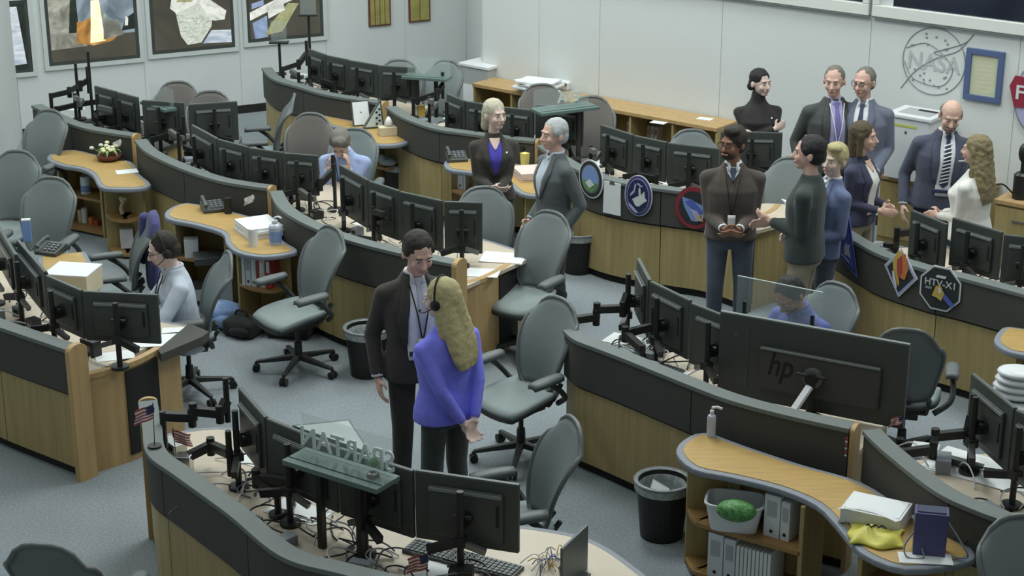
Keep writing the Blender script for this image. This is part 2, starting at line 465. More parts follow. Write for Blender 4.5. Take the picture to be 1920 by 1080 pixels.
vscreen('tall bright video screen at the far left edge, partly cut off', -90, 147, 62, 135, [('pic_earth', [(0, 0.05), (0.97, 0.10), (0.90, 1.2), (0, 1.2)])], 'pic_black')
vscreen('video screen showing a rocket launch with flame and smoke', 92, 125, 262, 107,
        [('pic_sky', rect(0, .38, 1, 1.24)), ('pic_smoke', [(0, .2), (.42, .22), (.42, .4), (.2, 1.2), (0, 1.2)]), ('pic_black', [(.22, .45), (.34, .45), (.33, .98), (.26, .98)]),
         ('pic_fire', [(.3, .28), (.5, .22), (.72, .27), (.82, .38), (.78, .5), (.66, .55), (.6, .45), (.5, .7), (.4, .62), (.32, .62)]),
         ('pic_flame', [(.46, .26), (.64, .28), (.62, .55), (.6, .95), (.5, .95), (.48, .55)]), ('pic_smoke', [(.62, .3), (.86, .36), (.8, .62), (.7, .6), (.64, .8)]), ('pic_black', [(.84, .42), (1, .44), (1, .7), (.9, .62)]), ('pic_white', [(.88, .5), (.92, .5), (.93, .62), (.9, .66)])], 'pic_dark')
vscreen('video screen showing a spacecraft module above a pale planet', 285, 103, 440, 87,
        [('pic_earth', [(.62, .06), (1, .04), (1, .26), (.74, .28)]), ('pic_foil', [(.34, .22), (.42, .06), (.6, .08), (.74, .34), (.78, .62), (.72, .78), (.3, .8), (.28, .7)]),
         ('pic_white', [(.22, .72), (.3, .62), (.6, .78), (.95, .6), (.92, .45), (.84, .7), (.8, .44), (.74, .46), (.76, .8), (.5, .98), (.26, .95)]), ('pic_green', [(.3, .82), (.5, .8), (.62, .95), (.42, 1)])], 'pic_dark')
vscreen('video screen showing station truss and solar panels', 464, 80, 606, 67,
        [('pic_blue', [(.03, .30), (.24, .42), (.24, .02), (.06, .0)]), ('pic_white', [(0, .5), (.9, 1), (.9, .8), (.5, .62), (0, .35)]), ('pic_green', [(.2, .05), (.45, .1), (.7, .6), (.55, .62), (.3, .28)]),
         ('pic_white', [(.26, .36), (.5, .5), (.48, .62), (.25, .5)]), ('pic_foil', [(.0, .75), (.35, 1), (0, 1)]), ('pic_blue', [(.03, .56), (.2, .62), (.2, .72), (.03, .66)])], 'pic_dark')
# gold plaques on the left wall
for k, (xa, xb, yb, ya, n, lab) in enumerate(((691, 732, 50, 0, 4, 'gold engraved wall plaque left of the other, four columns'), (766, 806, 42, -4, 2, 'gold engraved wall plaque on the right, two columns'))):
    s0, z0 = on_left(xa, yb); s1, _ = on_left(xb, yb - 3); z1 = on_left(xa, ya - 28)[1]
    root = thing('wall_plaque', lab, 'plaque', LM @ Vector(((s0 + s1) / 2, z0, 0)), 0, 'gold plaques on the left wall')
    MB().prism(rect(s0, z0, s1, z1), 0.001, 0.025, LM).build('backing_board', 'brown_flat', root, off=root.location)
    for j in range(n):
        a = s0 + 0.015 + (s1 - s0 - 0.03) * j / n; e = s0 + 0.015 + (s1 - s0 - 0.03) * (j + 1) / n
        MB().prism(rect(a + 0.005, z0 + 0.02, e - 0.005, z0 + (z1 - z0) * 0.78), 0.025, 0.03, LM).build('engraved_plate', 'plaque_gold', root, off=root.location)
    MB().prism(rect(s0 + 0.04, z0 + (z1 - z0) * 0.82, s1 - 0.04, z1 - 0.02), 0.025, 0.03, LM).build('title_plate', 'toe', root, off=root.location)

# NASA meatball drawn as thin outlines on the right wall
cs, cz = on_right(1751, 115); e_s = on_right(1810, 122)[0]
R = e_s - cs
lg = thing('outline_emblem', 'round outline emblem with NASA lettering and a swoosh drawn on the white wall', 'emblem', RM @ Vector((cs, cz, 0)))
def wall_line(root, P, r=0.0045, name='outline', m='line_grey', closed=False, MM=None):
    MB().tube([(MM or RM) @ Vector((a, b_, 0.004)) for a, b_ in P], r, 4, closed).build(name, m, root, off=root.location)
wall_line(lg, [(cs + R * math.cos(t * PI / 24), cz + R * math.sin(t * PI / 24)) for t in range(48)], closed=True, name='circle')
wall_line(lg, [(p[0], p[1]) for p in catmull([Vector((cs + R * a, cz + R * b_, 0)) for a, b_ in ((-1.0, -.95), (-.55, -.35), (.1, .12), (.75, .42), (1.18, .95))], 6)], name='swoosh')
wall_line(lg, [(p[0], p[1]) for p in catmull([Vector((cs + R * a, cz + R * b_, 0)) for a, b_ in ((1.18, .95), (.9, .65), (.1, .32), (.0, .24), (.35, .2))], 6)], name='swoosh')
wall_line(lg, [(p[0], p[1]) for p in catmull([Vector((cs + R * a, cz + R * b_, 0)) for a, b_ in ((-.9, .3), (-.2, .5), (.6, -.1), (.3, -.7), (-.6, -.6), (-.95, -.1))], 6)], 0.004, name='orbit')
tv, tf = text_geo('NASA')
MB().add([(v[0] * R * 0.66 + cs, v[1] * R * 0.72 + cz - 0.06 * R, v[2] * 0.1 + 0.003) for v in tv], tf, RM).build('lettering', 'line_pale', lg, off=lg.location)
st = MB()
for k in range(34):
    a = random.uniform(0, 2 * PI); q = random.uniform(0.45, 0.93) * R
    if abs(math.sin(a) * q) < 0.3 * R: continue
    st.prism([(cs + math.cos(a) * q + 0.012 * math.cos(t * PI / 3), cz + math.sin(a) * q + 0.012 * math.sin(t * PI / 3)) for t in range(6)], 0.001, 0.004, RM)
tag(st.build('star_dots', 'line_grey', lg, off=lg.location), kind='stuff')

# blue framed certificate
s0, z1 = on_right(1815, 88); s1, _ = on_right(1886, 98); z0 = on_right(1811, 185)[1]
ct = thing('framed_certificate', 'certificate in a wide blue frame hanging on the right wall', 'picture', RM @ Vector(((s0 + s1) / 2, z0, 0)))
t = 0.055
fr = MB()
for q in (rect(s0, z0, s1, z0 + t), rect(s0, z1 - t, s1, z1), rect(s0, z0 + t, s0 + t, z1 - t), rect(s1 - t, z0 + t, s1, z1 - t)): fr.prism(q, 0.001, 0.03, RM)
fr.build('frame', 'frame_blue', ct, off=ct.location, bevel=0.004)
MB().prism(rect(s0 + t, z0 + t, s1 - t, z1 - t), 0.001, 0.012, RM).build('certificate_sheet', 'certificate', ct, off=ct.location)
ln = MB()
for j in range(9):
    zz = z0 + t + 0.03 + (z1 - z0 - 2 * t - 0.06) * j / 8
    ln.prism(rect(s0 + t + 0.04, zz, s1 - t - 0.04, zz + 0.006), 0.0121, 0.0128, RM)
ln.build('text_lines', 'cream', ct, off=ct.location)
# red FLIGHT emblem cut by the frame
cs, cz = on_right(1950, 185)
R = 0.30
em = thing('flight_emblem', 'red banded round emblem with white letters FL on the wall, cut by the right edge', 'emblem', RM @ Vector((cs, cz, 0)))
def disc(cx, cy, rx, ry, n=28): return [(cx + rx * math.cos(2 * PI * k / n), cy + ry * math.sin(2 * PI * k / n)) for k in range(n)]
MB().prism(disc(cs, cz, R * .8, R * 1.15), 0.001, 0.02, RM).build('rim', 'line_grey', em, off=em.location)
MB().prism(disc(cs, cz, R * .74, R * 1.07), 0.02, 0.024, RM).build('field', 'lilac_flat', em, off=em.location)
MB().prism([(cs - R * .95, cz + .28 * R), (cs - R * .8, cz + .62 * R), (cs + R, cz + .5 * R), (cs + R, cz - .2 * R), (cs - R * .75, cz - .35 * R)], 0.024, 0.034, RM).build('red_band', 'deep_red', em, off=em.location)
tv, tf = text_geo('FLIGHT')
tv, tf = text_geo('FL')
MB().add([(v[0] * R * .72 + cs - .42 * R, v[1] * R * 0.62 + cz + .1 * R, v[2] * 0.1 + 0.036) for v in tv], tf, RM).build('letters', 'white_flat', em, off=em.location)

# ================================================================ consoles
ZL, ZB, ZD = 0.95, 0.62, 0.72
CONS = {}
def arc_len(P): return sum((P[i + 1] - P[i]).length for i in range(len(P) - 1))
def split(P, step):
    # split a fine polyline into runs of about `step` metres
    out = []; cur = [P[0]]; L = 0
    tot = arc_len(P); n = max(1, round(tot / step)); step = tot / n
    for i in range(1, len(P)):
        cur.append(P[i]); L += (P[i] - P[i - 1]).length
        if L >= step - 1e-3 and i < len(P) - 1:
            out.append((i - len(cur) + 1, i)); cur = [P[i]]; L = 0
    out.append((len(P) - len(cur), len(P) - 1)); return out
def console(key, label, px, far=None, depth=0.95, caps=(False, True), mtop='laminate', step=1.05):
    P = catmull([W(x, y, ZL) for x, y in px], 6)
    root = thing('console', label, 'console', (sum(p.x for p in P) / len(P), sum(p.y for p in P) / len(P), 0), 0, 'curved control room consoles')
    off = root.location
    O = {d: offset(P, d) for d in (-0.012, 0.0, 0.02, 0.03, 0.045, 0.05, 0.07, 0.075, 0.09, 0.105)}
    MB().strip(O[-0.012], O[0.105], ZL - 0.03, ZL).build('ledge', 'ledge', root, off=off, bevel=0.004)
    for a, b_ in split(P, step):
        g = lambda d: O[d][a:b_ + 1]
        def gap(L): L = [p.copy() for p in L]; d0 = (L[1] - L[0]).normalized() * 0.004; d1 = (L[-1] - L[-2]).normalized() * 0.004; L[0] += d0; L[-1] -= d1; return L
        MB().strip(gap(g(0.0)), gap(g(0.03)), ZB, ZL - 0.03).build('upper_panel', 'black_panel', root, off=off)
        MB().strip(gap(g(0.02)), gap(g(0.045)), 0.07, ZB - 0.02).build('base_panel', 'wood', root, off=off)
    MB().strip(O[0.02], O[0.05], ZB - 0.018, ZB - 0.001).build('shadow_gap_trim', 'toe', root, off=off)
    MB().strip(O[0.05], O[0.075], 0.0, 0.07).build('toe_kick', 'toe', root, off=off)
    MB().strip(O[0.045], O[0.09], 0.07, ZL - 0.03).build('inner_panel', 'black_panel', root, off=off)
    if far is None:
        Fp = offset(P, depth)
        dk = MB().strip(O[0.09], Fp, ZD - 0.03, ZD)
    else:
        Fp = catmull([W(x, y, ZD) for x, y in far], 4)
        n = len(P); q = []
        # resample the far edge to the same count
        tot = arc_len(Fp); k = 0; acc = 0
        for i in range(n):
            tgt = tot * i / (n - 1)
            while k < len(Fp) - 2 and acc + (Fp[k + 1] - Fp[k]).length < tgt: acc += (Fp[k + 1] - Fp[k]).length; k += 1
            sg = (Fp[k + 1] - Fp[k]).length; q.append(Fp[k].lerp(Fp[k + 1], min(1, max(0, (tgt - acc) / max(sg, 1e-6)))))
        Fp = q
        dk = MB().strip(O[0.09], Fp, ZD - 0.03, ZD)
    dk.build('desktop', mtop, root, off=off)
    E1 = [a.lerp(b_, 1.0) for a, b_ in zip(O[0.09], Fp)]
    MB().strip(offset(E1, -0.02), offset(E1, 0.012), ZD - 0.045, ZD + 0.001).build('desk_edge', 'edge_grey', root, off=off)
    # legs / support panels under the desk
    for i in (1, len(P) // 2, len(P) - 2):
        a, b_ = O[0.105][i], O[0.105][i].lerp(Fp[i], 0.8)
        MB().bar((a.x, a.y, 0.345), (b_.x, b_.y, 0.345), 0.025, 0.69).build('support_panel', 'wood', root, off=off)
    for end, yes in ((0, caps[0]), (-1, caps[1])):
        if not yes: continue
        p = P[end]; t_ = (P[1] - P[0]) if end == 0 else (P[-1] - P[-2]); t_.z = 0; t_.normalize(); nn = Vector((-t_.y, t_.x, 0))
        c0 = p + nn * 0.05 + t_ * (0.02 if end else -0.02)
        m_ = Matrix(((nn.x, 0, t_.x, c0.x), (nn.y, 0, t_.y, c0.y), (0, 1, 0, 0), (0, 0, 0, 1)))
        ww = 0.075 if yes == 'big' else 0.058
        prof = [(-ww, 0), (ww, 0)] + [(ww * math.cos(PI * k / 10), 0.93 + (0.05 if yes == 'big' else 0.032) * math.sin(PI * k / 10)) for k in range(11)]
        MB().prism(prof, -0.022 if yes == 'big' else -0.014, 0.022 if yes == 'big' else 0.014, m_).build('end_cap', 'wood_light', root, off=off)
    CONS[key] = dict(P=P, O=O, far=Fp, root=root, label=label)
    return root
def hit(key, px, py, lift=0.0):
    # where the ray meets the console's outer face: (point, tangent to the right)
    P = CONS[key]['P']; d = ray(px, py); best = None
    for i in range(len(P) - 1):
        a, b_ = P[i], P[i + 1]; t_ = (b_ - a); t_.z = 0; n_ = Vector((t_.y, -t_.x, 0)).normalized()
        if abs(d.dot(n_)) < 1e-6: continue
        q = WP(px, py, Vector((a.x, a.y, 0)), n_); s_ = (q - Vector((a.x, a.y, q.z))).dot(t_) / t_.length_squared
        if -0.05 <= s_ <= 1.05 and 0 < q.z < 1.05:
            if best is None or (q.x ** 2 + q.y ** 2) < (best[0].x ** 2 + best[0].y ** 2): best = (q + n_ * lift, t_.normalized())
    return best
def end_panel(key, px, grille=(0.62, 0.86)):
    # curved wooden end wall of a console, top edge read at desk height
    root = CONS[key]['root']; off = root.location
    P = catmull([W(x, y, ZD) for x, y in px], 8); A = P; B = offset(P, 0.03)
    MB().strip(A, B, 0.0, ZD - 0.035).build('end_panel', 'wood_light', root, off=off)
    MB().strip(offset(P, -0.012), offset(P, 0.04), ZD - 0.035, ZD + 0.005).build('end_trim', 'wood_light', root, off=off, bevel=0.004)
    n = len(P); a, b_ = int(grille[0] * (n - 1)), int(grille[1] * (n - 1))
    G = offset(P, -0.012)[a:b_ + 1]; G2 = offset(P, -0.001)[a:b_ + 1]
    gr = MB().strip(G, G2, 0.05, ZD - 0.05).build('vent_grille', 'toe', root, off=off)
    F2 = offset(P, -0.022)[a:b_ + 1]
    for k in range(0, len(G)):
        if k % 1 == 0:
            MB().bar((F2[k].x, F2[k].y, 0.09), (F2[k].x, F2[k].y, ZD - 0.09), 0.012, 0.014).build('grille_fin', 'black_panel', gr)
K1F = [(312, 815), (430, 803), (540, 850), (700, 925), (880, 975), (1010, 992), (1110, 1015), (1200, 1075), (1250, 1130)]
console('K1', 'front console with the see-through SPARTAN sign, small flag on its left end', [(262, 752), (270, 800), (279, 850), (335, 893), (430, 962), (527, 1040), (633, 1072), (800, 1112), (1000, 1160)], far=K1F, caps=(True, False))
console('K2', 'console at the left edge with a wooden end and dark vertical grille', [(-160, 560), (-60, 590), (0, 612), (127, 655)], far=[(-140, 470), (-20, 480), (150, 540), (250, 590), (362, 612)], caps=(False, 'big'))
console('K4', 'far left console in front of the launch screen', [(60, 197), (90, 212), (117, 225), (150, 237), (187, 245), (246, 254)], depth=1.0, caps=(False, True), mtop='black_panel')
console('K5', 'left console behind the flower arrangement table', [(254, 262), (277, 285), (333, 312), (400, 335), (450, 345), (500, 352)], depth=1.05, caps=(False, True), mtop='black_panel')
console('K6', 'central console behind the man in the black suit', [(507, 358), (527, 390), (580, 422), (653, 449), (747, 473), (850, 494)], far=[(590, 335), (640, 340), (720, 375), (830, 425), (910, 450), (1003, 480)], caps=(False, 'big'))
console('K7', 'rearmost console below the truss screen', [(492, 127), (512, 147), (560, 162), (613, 177), (713, 193)], depth=0.95, caps=(False, True), mtop='laminate')
console('K8', 'rear console with the tissue box table in front', [(725, 200), (757, 220), (813, 240), (880, 250), (940, 258), (1002, 264)], depth=1.0, caps=(False, True), mtop='laminate')
console('K9', 'console with the round mission plaques on its front', [(1008, 272), (1040, 292), (1085, 318), (1133, 335), (1200, 348), (1260, 356), (1330, 366), (1405, 388)], depth=0.9, caps=(False, False), mtop='laminate')
console('K10', 'console carrying the extra wide hp screen', [(1058, 618), (1079, 636), (1120, 652), (1180, 675), (1297, 722), (1377, 751), (1480, 778), (1593, 803)], depth=1.0, caps=(False, True))
console('K11', 'console at the right edge behind the purple gift bag', [(1620, 806), (1660, 845), (1753, 918), (1830, 955), (1913, 985), (2050, 1040)], depth=1.0, caps=(False, False), mtop='laminate')
console('K12', 'right console with the HTV-X1 octagon plaque', [(1565, 428), (1610, 455), (1657, 479), (1740, 505), (1800, 519), (1913, 549), (2040, 585)], depth=1.0, caps=(False, False))
end_panel('K2', [(150, 706), (205, 692), (262, 672), (335, 632)], (0.5, 0.82))
end_panel('K6', [(868, 532), (905, 522), (945, 502), (978, 478)], (0.62, 0.88))
end_panel('K9', [(1405, 402), (1428, 403), (1448, 396), (1462, 384)], (0.55, 0.95))
# ================================================================ chairs
def make_chair(mesh='chair_mesh', seatm='chair_seat'):
    root = thing('office_chair', 'x', 'chair', (0, 0, 0))
    def hw(v):
        base = 0.165 + 0.075 * math.sin(min(1, v / 0.72) * PI / 2) ** 1.3
        if v > 0.72: t = (v - 0.72) / 0.28; base *= 1 - 0.16 * t ** 2
        if v < 0.12: base *= 0.75 + 0.25 * math.sqrt(v / 0.12)
        return max(base, 0.06)
    def cy(v): return 0.20 + 0.16 * v + 0.035 * math.sin(v * PI * 1.2) * -1
    def back(u, v):
        x = (u * 2 - 1); w = hw(v)
        p = Vector((x * w, cy(v) - 0.045 * x * x * (1 - 0.3 * v), 0.50 + 0.60 * v - 0.13 * abs(x) ** 3.2 * v ** 4))
        return p, Vector((0.25 * x, 0.97, -0.2)).normalized()
    MB().slab(back, 12, 12, 0.012).build('backrest', mesh, root, smooth=True)
    ring = [back(1, j / 14)[0] for j in range(15)] + [back(1 - k / 8, 1)[0] for k in range(1, 8)] + [back(0, j / 14)[0] for j in range(14, -1, -1)] + [back(0.5, 0)[0]]
    MB().tube(ring, 0.016, 6, True).build('back_frame', 'chair_frame', root, smooth=True)
    def seat(u, v):
        x = u * 2 - 1
        w = 0.255 - 0.04 * v - 0.05 * (1 - v) ** 6 - 0.05 * v ** 8
        y = -0.25 + 0.47 * v
        z = 0.475 + 0.025 * x * x - 0.05 * (1 - v) ** 4 + 0.02 * v ** 3
        return Vector((x * w, y, z)), Vector((-0.1 * x, -0.15 * (1 - v), 1)).normalized()
    MB().slab(seat, 8, 8, 0.03).build('seat', seatm, root, smooth=True)
    MB().slab(lambda u, v: (seat(u, v)[0] * 1.0 - Vector((0, 0, 0.028)), seat(u, v)[1]), 6, 6, 0.03).build('seat_frame', 'chair_dark', root, smooth=True)
    mm = MB().box((0, 0.03, 0.40), (0.20, 0.26, 0.07)).bar((0, 0.12, 0.41), (0, 0.25, 0.56), 0.10, 0.03).bar((-0.15, 0.14, 0.42), (-0.17, 0.24, 0.56), 0.03, 0.03).bar((0.15, 0.14, 0.42), (0.17, 0.24, 0.56), 0.03, 0.03).bar((-0.16, 0.14, 0.42), (0.16, 0.14, 0.42), 0.03, 0.03)
    mm.build('tilt_mechanism', 'chair_dark', root, bevel=0.008)
    MB().tube([(0, 0.02, 0.38), (0, 0.02, 0.24), (0, 0.02, 0.235), (0, 0.02, 0.09)], [0.018, 0.018, 0.03, 0.034], 12).build('gas_lift', 'arm_black', root, smooth=False)
    def pad(s):
        def f(u, v):
            x = u * 2 - 1
            return Vector((s * 0.30 + x * (0.047 - 0.012 * (2 * v - 1) ** 4), -0.16 + 0.27 * v, 0.695 - 0.012 * x * x - 0.012 * (1 - v) ** 3)), Vector((0, 0, 1))
        return f
    for s in (-1, 1):
        MB().slab(pad(s), 4, 8, 0.032).build('armrest', 'chair_pad', root, smooth=True)
        MB().tube(catmull([(s * 0.30, -0.01, 0.67), (s * 0.315, 0.08, 0.60), (s * 0.30, 0.15, 0.52), (s * 0.20, 0.18, 0.44)], 4), 0.020, 8).build('arm_support', 'chair_dark', root, smooth=True)
    for k in range(5):
        a = 2 * PI * k / 5 + 0.35; d = Vector((math.cos(a), math.sin(a), 0)); p = Vector((0, 0.02, 0))
        lg_ = MB().bar(p + d * 0.02 + Vector((0, 0, 0.115)), p + d * 0.33 + Vector((0, 0, 0.08)), 0.05, 0.045, 0.03, 0.025).build('leg', 'chair_dark', root, bevel=0.006)
        e = p + d * 0.33; q = Vector((-d.y, d.x, 0))
        cs_ = MB().cyl(e + Vector((0, 0, 0.03)) - q * 0.028, e + Vector((0, 0, 0.03)) - q * 0.008, 0.03, n=10).cyl(e + Vector((0, 0, 0.03)) + q * 0.008, e + Vector((0, 0, 0.03)) + q * 0.028, 0.03, n=10).cyl(e + Vector((0, 0, 0.03)), e + Vector((0, 0, 0.08)), 0.012, n=8)
        cs_.build('caster', 'bag_black', root)
    KIDS[root.name] = [o for o in bpy.data.objects if o.parent is root]
    for o in KIDS[root.name]: KIDS[o.name] = []
    return root
_used = {}
PROTO = {'grey': make_chair(), 'brown': make_chair('chair_brown', 'chair_brown')}
def chair(px, py, rz, label, kind='grey', zt=1.08, at=None, sc_=1.0):
    rz = D2R(rz)
    if at is None:
        p = W(px, py, zt * sc_)
        o_ = Matrix.Rotation(rz, 3, 'Z') @ Vector((0, 0.355 * sc_, 0))
        loc = (p.x - o_.x, p.y - o_.y, 0)
    else: loc = at
    pr = PROTO[kind]
    if not _used.get(kind): o = pr; _used[kind] = True
    else: o = copy_tree(pr)
    o.location = loc; o.rotation_euler = (0, 0, rz); o.scale = (sc_,) * 3
    tag(o, label, 'chair', 'mesh-backed office chairs')
    return o
chair(620, 432, -52, 'empty grey mesh office chair in front of the central console, backpack behind its base')
chair(1045, 566, -48, 'large grey mesh office chair just right of the woman in the blue jacket')
chair(1070, 795, -72, 'grey mesh office chair seen from its side behind the front console')
chair(1032, 403, -38, 'grey mesh office chair beside the waste bin and the grey haired man')
chair(905, 357, 12, 'office chair whose back the blond woman rests her hands on')
chair(332, 158, 3, 'office chair against the screen wall, left of two at the far left console', 'brown')
chair(394, 176, 0, 'office chair at the far left console, right of the two by the wall', 'brown')
chair(548, 182, -85, 'office chair seen edge-on in front of the rearmost console')
chair(584, 218, -15, 'office chair standing empty just left of the person in pale blue', 'brown')
chair(93, 212, -25, 'office chair at the left wall next to the far left console')
chair(33, 301, -10, 'office chair at the left edge, partly hidden by the chair in front', zt=1.02)
chair(96, 339, -12, 'office chair at the left, beside the low shelf unit')
chair(82, 1026, 172, 'office chair back cut off by the bottom left corner')
chair(1015, 163, 5, 'brown-grey office chair against the long back counter', 'brown')
chair(1108, 186, 0, 'brown-grey office chair behind the raised sign shelf', 'brown')
chair(1297, 249, 5, 'office chair behind the console with round plaques')
chair(1486, 302, -20, 'office chair behind the man in the brown sweater')
chair(838, 118, -30, 'office chair at the rear near the grey cabinet')
chair(748, 117, 5, 'office chair behind the rearmost row of monitors')
chair(1703, 632, 165, 'office chair behind the right end of the extra wide screen', zt=1.04)
chair(1912, 978, 10, 'office chair back cut off by the bottom right corner')
chair(286, 405, -75, 'office chair with a purple jacket over its back')

# ================================================================ monitors
MG = 'computer monitors on the consoles'
def monitor(a, b, label, zt=1.22, h=0.36, pole=True, backs=True, tilt=0.0, arm=True, zd=ZD):
    A, B = W(a[0], a[1], zt), W(b[0], b[1], zt)
    d = B - A; w = d.length; rz = math.atan2(d.y, d.x); c_ = (A + B) / 2
    n_ = Vector((d.y, -d.x, 0)).normalized()      # towards the camera side
    root = thing('computer_monitor', label, 'monitor', (c_.x + n_.x * 0.11, c_.y + n_.y * 0.11, zd), rz, MG)
    y0 = 0.11; z1 = zt - zd; z0 = z1 - h; w -= 0.006
    MB().box((0, y0, (z0 + z1) / 2), (w, 0.028, h)).build('monitor_casing', 'monitor_black', root, bevel=0.005)
    MB().box((0, y0 + 0.016, (z0 + z1) / 2), (w - 0.02, 0.005, h - 0.03)).build('screen', 'screen_dark', root)
    MB().box((0, y0 - 0.0, z1 + 0.001), (w - 0.004, 0.022, 0.004)).build('top_edge', 'monitor_bezel', root)
    rc = MB(); rc.prism([(-w * .36, z1 - .06), (w * .36, z1 - .06), (w * .36, z0 + .05), (-w * .36, z0 + .05)], 0, 0.022, Matrix(((1, 0, 0, 0), (0, 0, -1, y0 - 0.013), (0, 1, 0, 0), (0, 0, 0, 1))))
    rear = rc.build('rear_cover', 'monitor_black', root, bevel=0.006)
    MB().box((0, y0 - 0.038, z1 - 0.075), (w * .70, 0.012, 0.016)).build('vent_ridge', 'monitor_ridge', rear)
    MB().box((w * .31, y0 - 0.037, z0 + h * .52), (0.014, 0.006, h * .30)).build('port_slot', 'toe', rear)
    if pole:
        zc_ = z0 + h * .45
        MB().cyl((0, y0 - 0.036, zc_), (0, y0 - 0.06, zc_), 0.045, n=14).box((0, y0 - 0.065, zc_), (0.03, 0.05, 0.09)).cyl((-0.05, y0 - 0.075, zc_ + 0.02), (0.05, y0 - 0.075, zc_ + 0.02), 0.014, n=8).build('mount_head', 'arm_black', root)
        MB().cyl((0, 0, 0.0), (0, 0, max(zc_ + 0.08, z1 - 0.03)), 0.019, n=10).build('pole', 'arm_black', root)
        MB().cyl((0, 0, 0.0), (0, 0, 0.02), 0.06, n=16).build('pole_foot', 'arm_black', root)
        MB().box((0, 0, zc_ - 0.10), (0.06, 0.06, 0.05)).build('pole_clamp', 'arm_black', root)
        if arm:
            q = 0.16 if random.random() < .5 else -0.16
            MB().bar((0, 0, zc_ - 0.10), (q, -0.07, zc_ - 0.14), 0.035, 0.045).build('arm_link', 'arm_black', root)
            MB().bar((0, 0, zc_ - 0.11), (-q * .8, 0.03, zc_ - 0.16), 0.03, 0.03).build('cable_tray', 'arm_grey', root)
    return root
def row(segs, where, **k):
    ords = ['first', 'second', 'third', 'fourth', 'fifth', 'sixth', 'seventh', 'eighth']
    for i, (a, b) in enumerate(segs):
        monitor(a, b, 'black monitor seen from behind, %s from left on %s' % (ords[i], where), **k)
row([((450, 726), (500, 783)), ((501, 784), (634, 839)), ((636, 840), (776, 883)), ((778, 881), (975, 909))], 'the SPARTAN sign console', zt=1.24, h=.39)
row([((-6, 418), (30, 478)), ((34, 450), (86, 510)), ((87, 516), (154, 545)), ((155, 546), (297, 553))], 'the left edge console', zt=1.22, h=.35)
row([((178, 161), (219, 172)), ((221, 173), (259, 183)), ((266, 188), (345, 193)), ((352, 196), (445, 190))], 'the far left console', zt=1.22, h=.38)
row([((360, 234), (408, 260)), ((409, 261), (466, 276)), ((467, 277), (531, 286)), ((532, 287), (597, 292))], 'the console behind the flower table', zt=1.2, h=.36)
row([((638, 309), (691, 338)), ((692, 339), (749, 358)), ((750, 359), (830, 377)), ((832, 378), (905, 380))], 'the console behind the black-suited man', zt=1.22, h=.42)
row([((579, 92), (612, 103)), ((613, 104), (653, 112)), ((654, 113), (709, 122)), ((710, 123), (779, 127))], 'the rearmost console', zt=1.2, h=.36)
row([((839, 176), (873, 190)), ((874, 190), (935, 199)), ((937, 200), (1002, 207)), ((1004, 196), (1095, 204))], 'the console behind the blond woman', zt=1.2, h=.37)
row([((1127, 234), (1188, 253)), ((1189, 254), (1251, 267)), ((1252, 268), (1349, 279)), ((1351, 247), (1468, 249))], 'the console with round plaques', zt=1.2, h=.37)
row([((1197, 484), (1219, 526)), ((1220, 527), (1296, 564)), ((1297, 568), (1408, 611))], 'the wide screen console', zt=1.24, h=.42)
row([((1824, 700), (1905, 766)), ((1906, 768), (1975, 800))], 'the console behind the gift bag', zt=1.24, h=.4)
row([((1710, 394), (1777, 421)), ((1787, 408), (1881, 436)), ((1882, 440), (1965, 449))], 'the HTV-X1 plaque console', zt=1.2, h=.38)
# the extra wide screen with the maker's two-letter mark
A, B = W(1352, 583, 1.30), W(1707, 646, 1.30)
d = B - A; w = d.length; c_ = (A + B) / 2; n_ = Vector((d.y, -d.x, 0)).normalized()
bw = thing('wide_monitor', 'very large wide black monitor with slanted hp letters on its back', 'monitor', (c_.x + n_.x * .12, c_.y + n_.y * .12, ZD), math.atan2(d.y, d.x))
zt = 1.30 - ZD; hh = 0.56
MB().box((0, .12, zt - hh / 2), (w, 0.035, hh)).build('monitor_casing', 'monitor_black', bw, bevel=0.006)
MB().box((0, .14, zt - hh / 2), (w - .03, 0.005, hh - .03)).build('screen', 'screen_dark', bw)
MB().box((0, .12, zt + .001), (w - .004, 0.028, 0.005)).build('top_edge', 'monitor_ridge', bw)
rp = MB().box((.07, .085, zt - hh * .56), (w * .63, 0.04, hh * .50)).build('rear_cover', 'black_panel', bw, bevel=0.006)
MB().box((.07, .062, zt - hh * .315), (w * .63, 0.012, 0.012)).build('cover_rim', 'monitor_ridge', rp)
tv, tf = text_geo('hp')
sk = Matrix(((0.17, 0.045, 0, -w * .14), (0, 0, -1, .0645), (0, 0.22, 0, zt - hh * .50), (0, 0, 0, 1)))
MB().add([(v[0], v[1], v[2] * .04) for v in tv], tf, sk).build('hp_letters', 'toe', rp)
MB().cyl((.04, .065, zt - hh * .55), (.04, .03, zt - hh * .55), .065, n=20).build('mount_plate', 'arm_grey', bw)
MB().cyl((.04, .03, zt - hh * .55), (.04, .0, zt - hh * .55), .04, n=16).cyl((-.06, .03, zt - hh * .52), (.13, .03, zt - hh * .52), .012, n=8).build('mount_knob', 'arm_black', bw)
MB().bar((.04, .0, zt - hh * .62), (-.02, -.10, .10), .05, .02).build('support_strut', 'white_plastic', bw)
MB().cyl((.04, .02, 0), (.04, .02, zt - hh * .5), .022, n=10).cyl((.04, .02, 0), (.04, .02, .02), .09, n=18).build('stand', 'arm_black', bw)
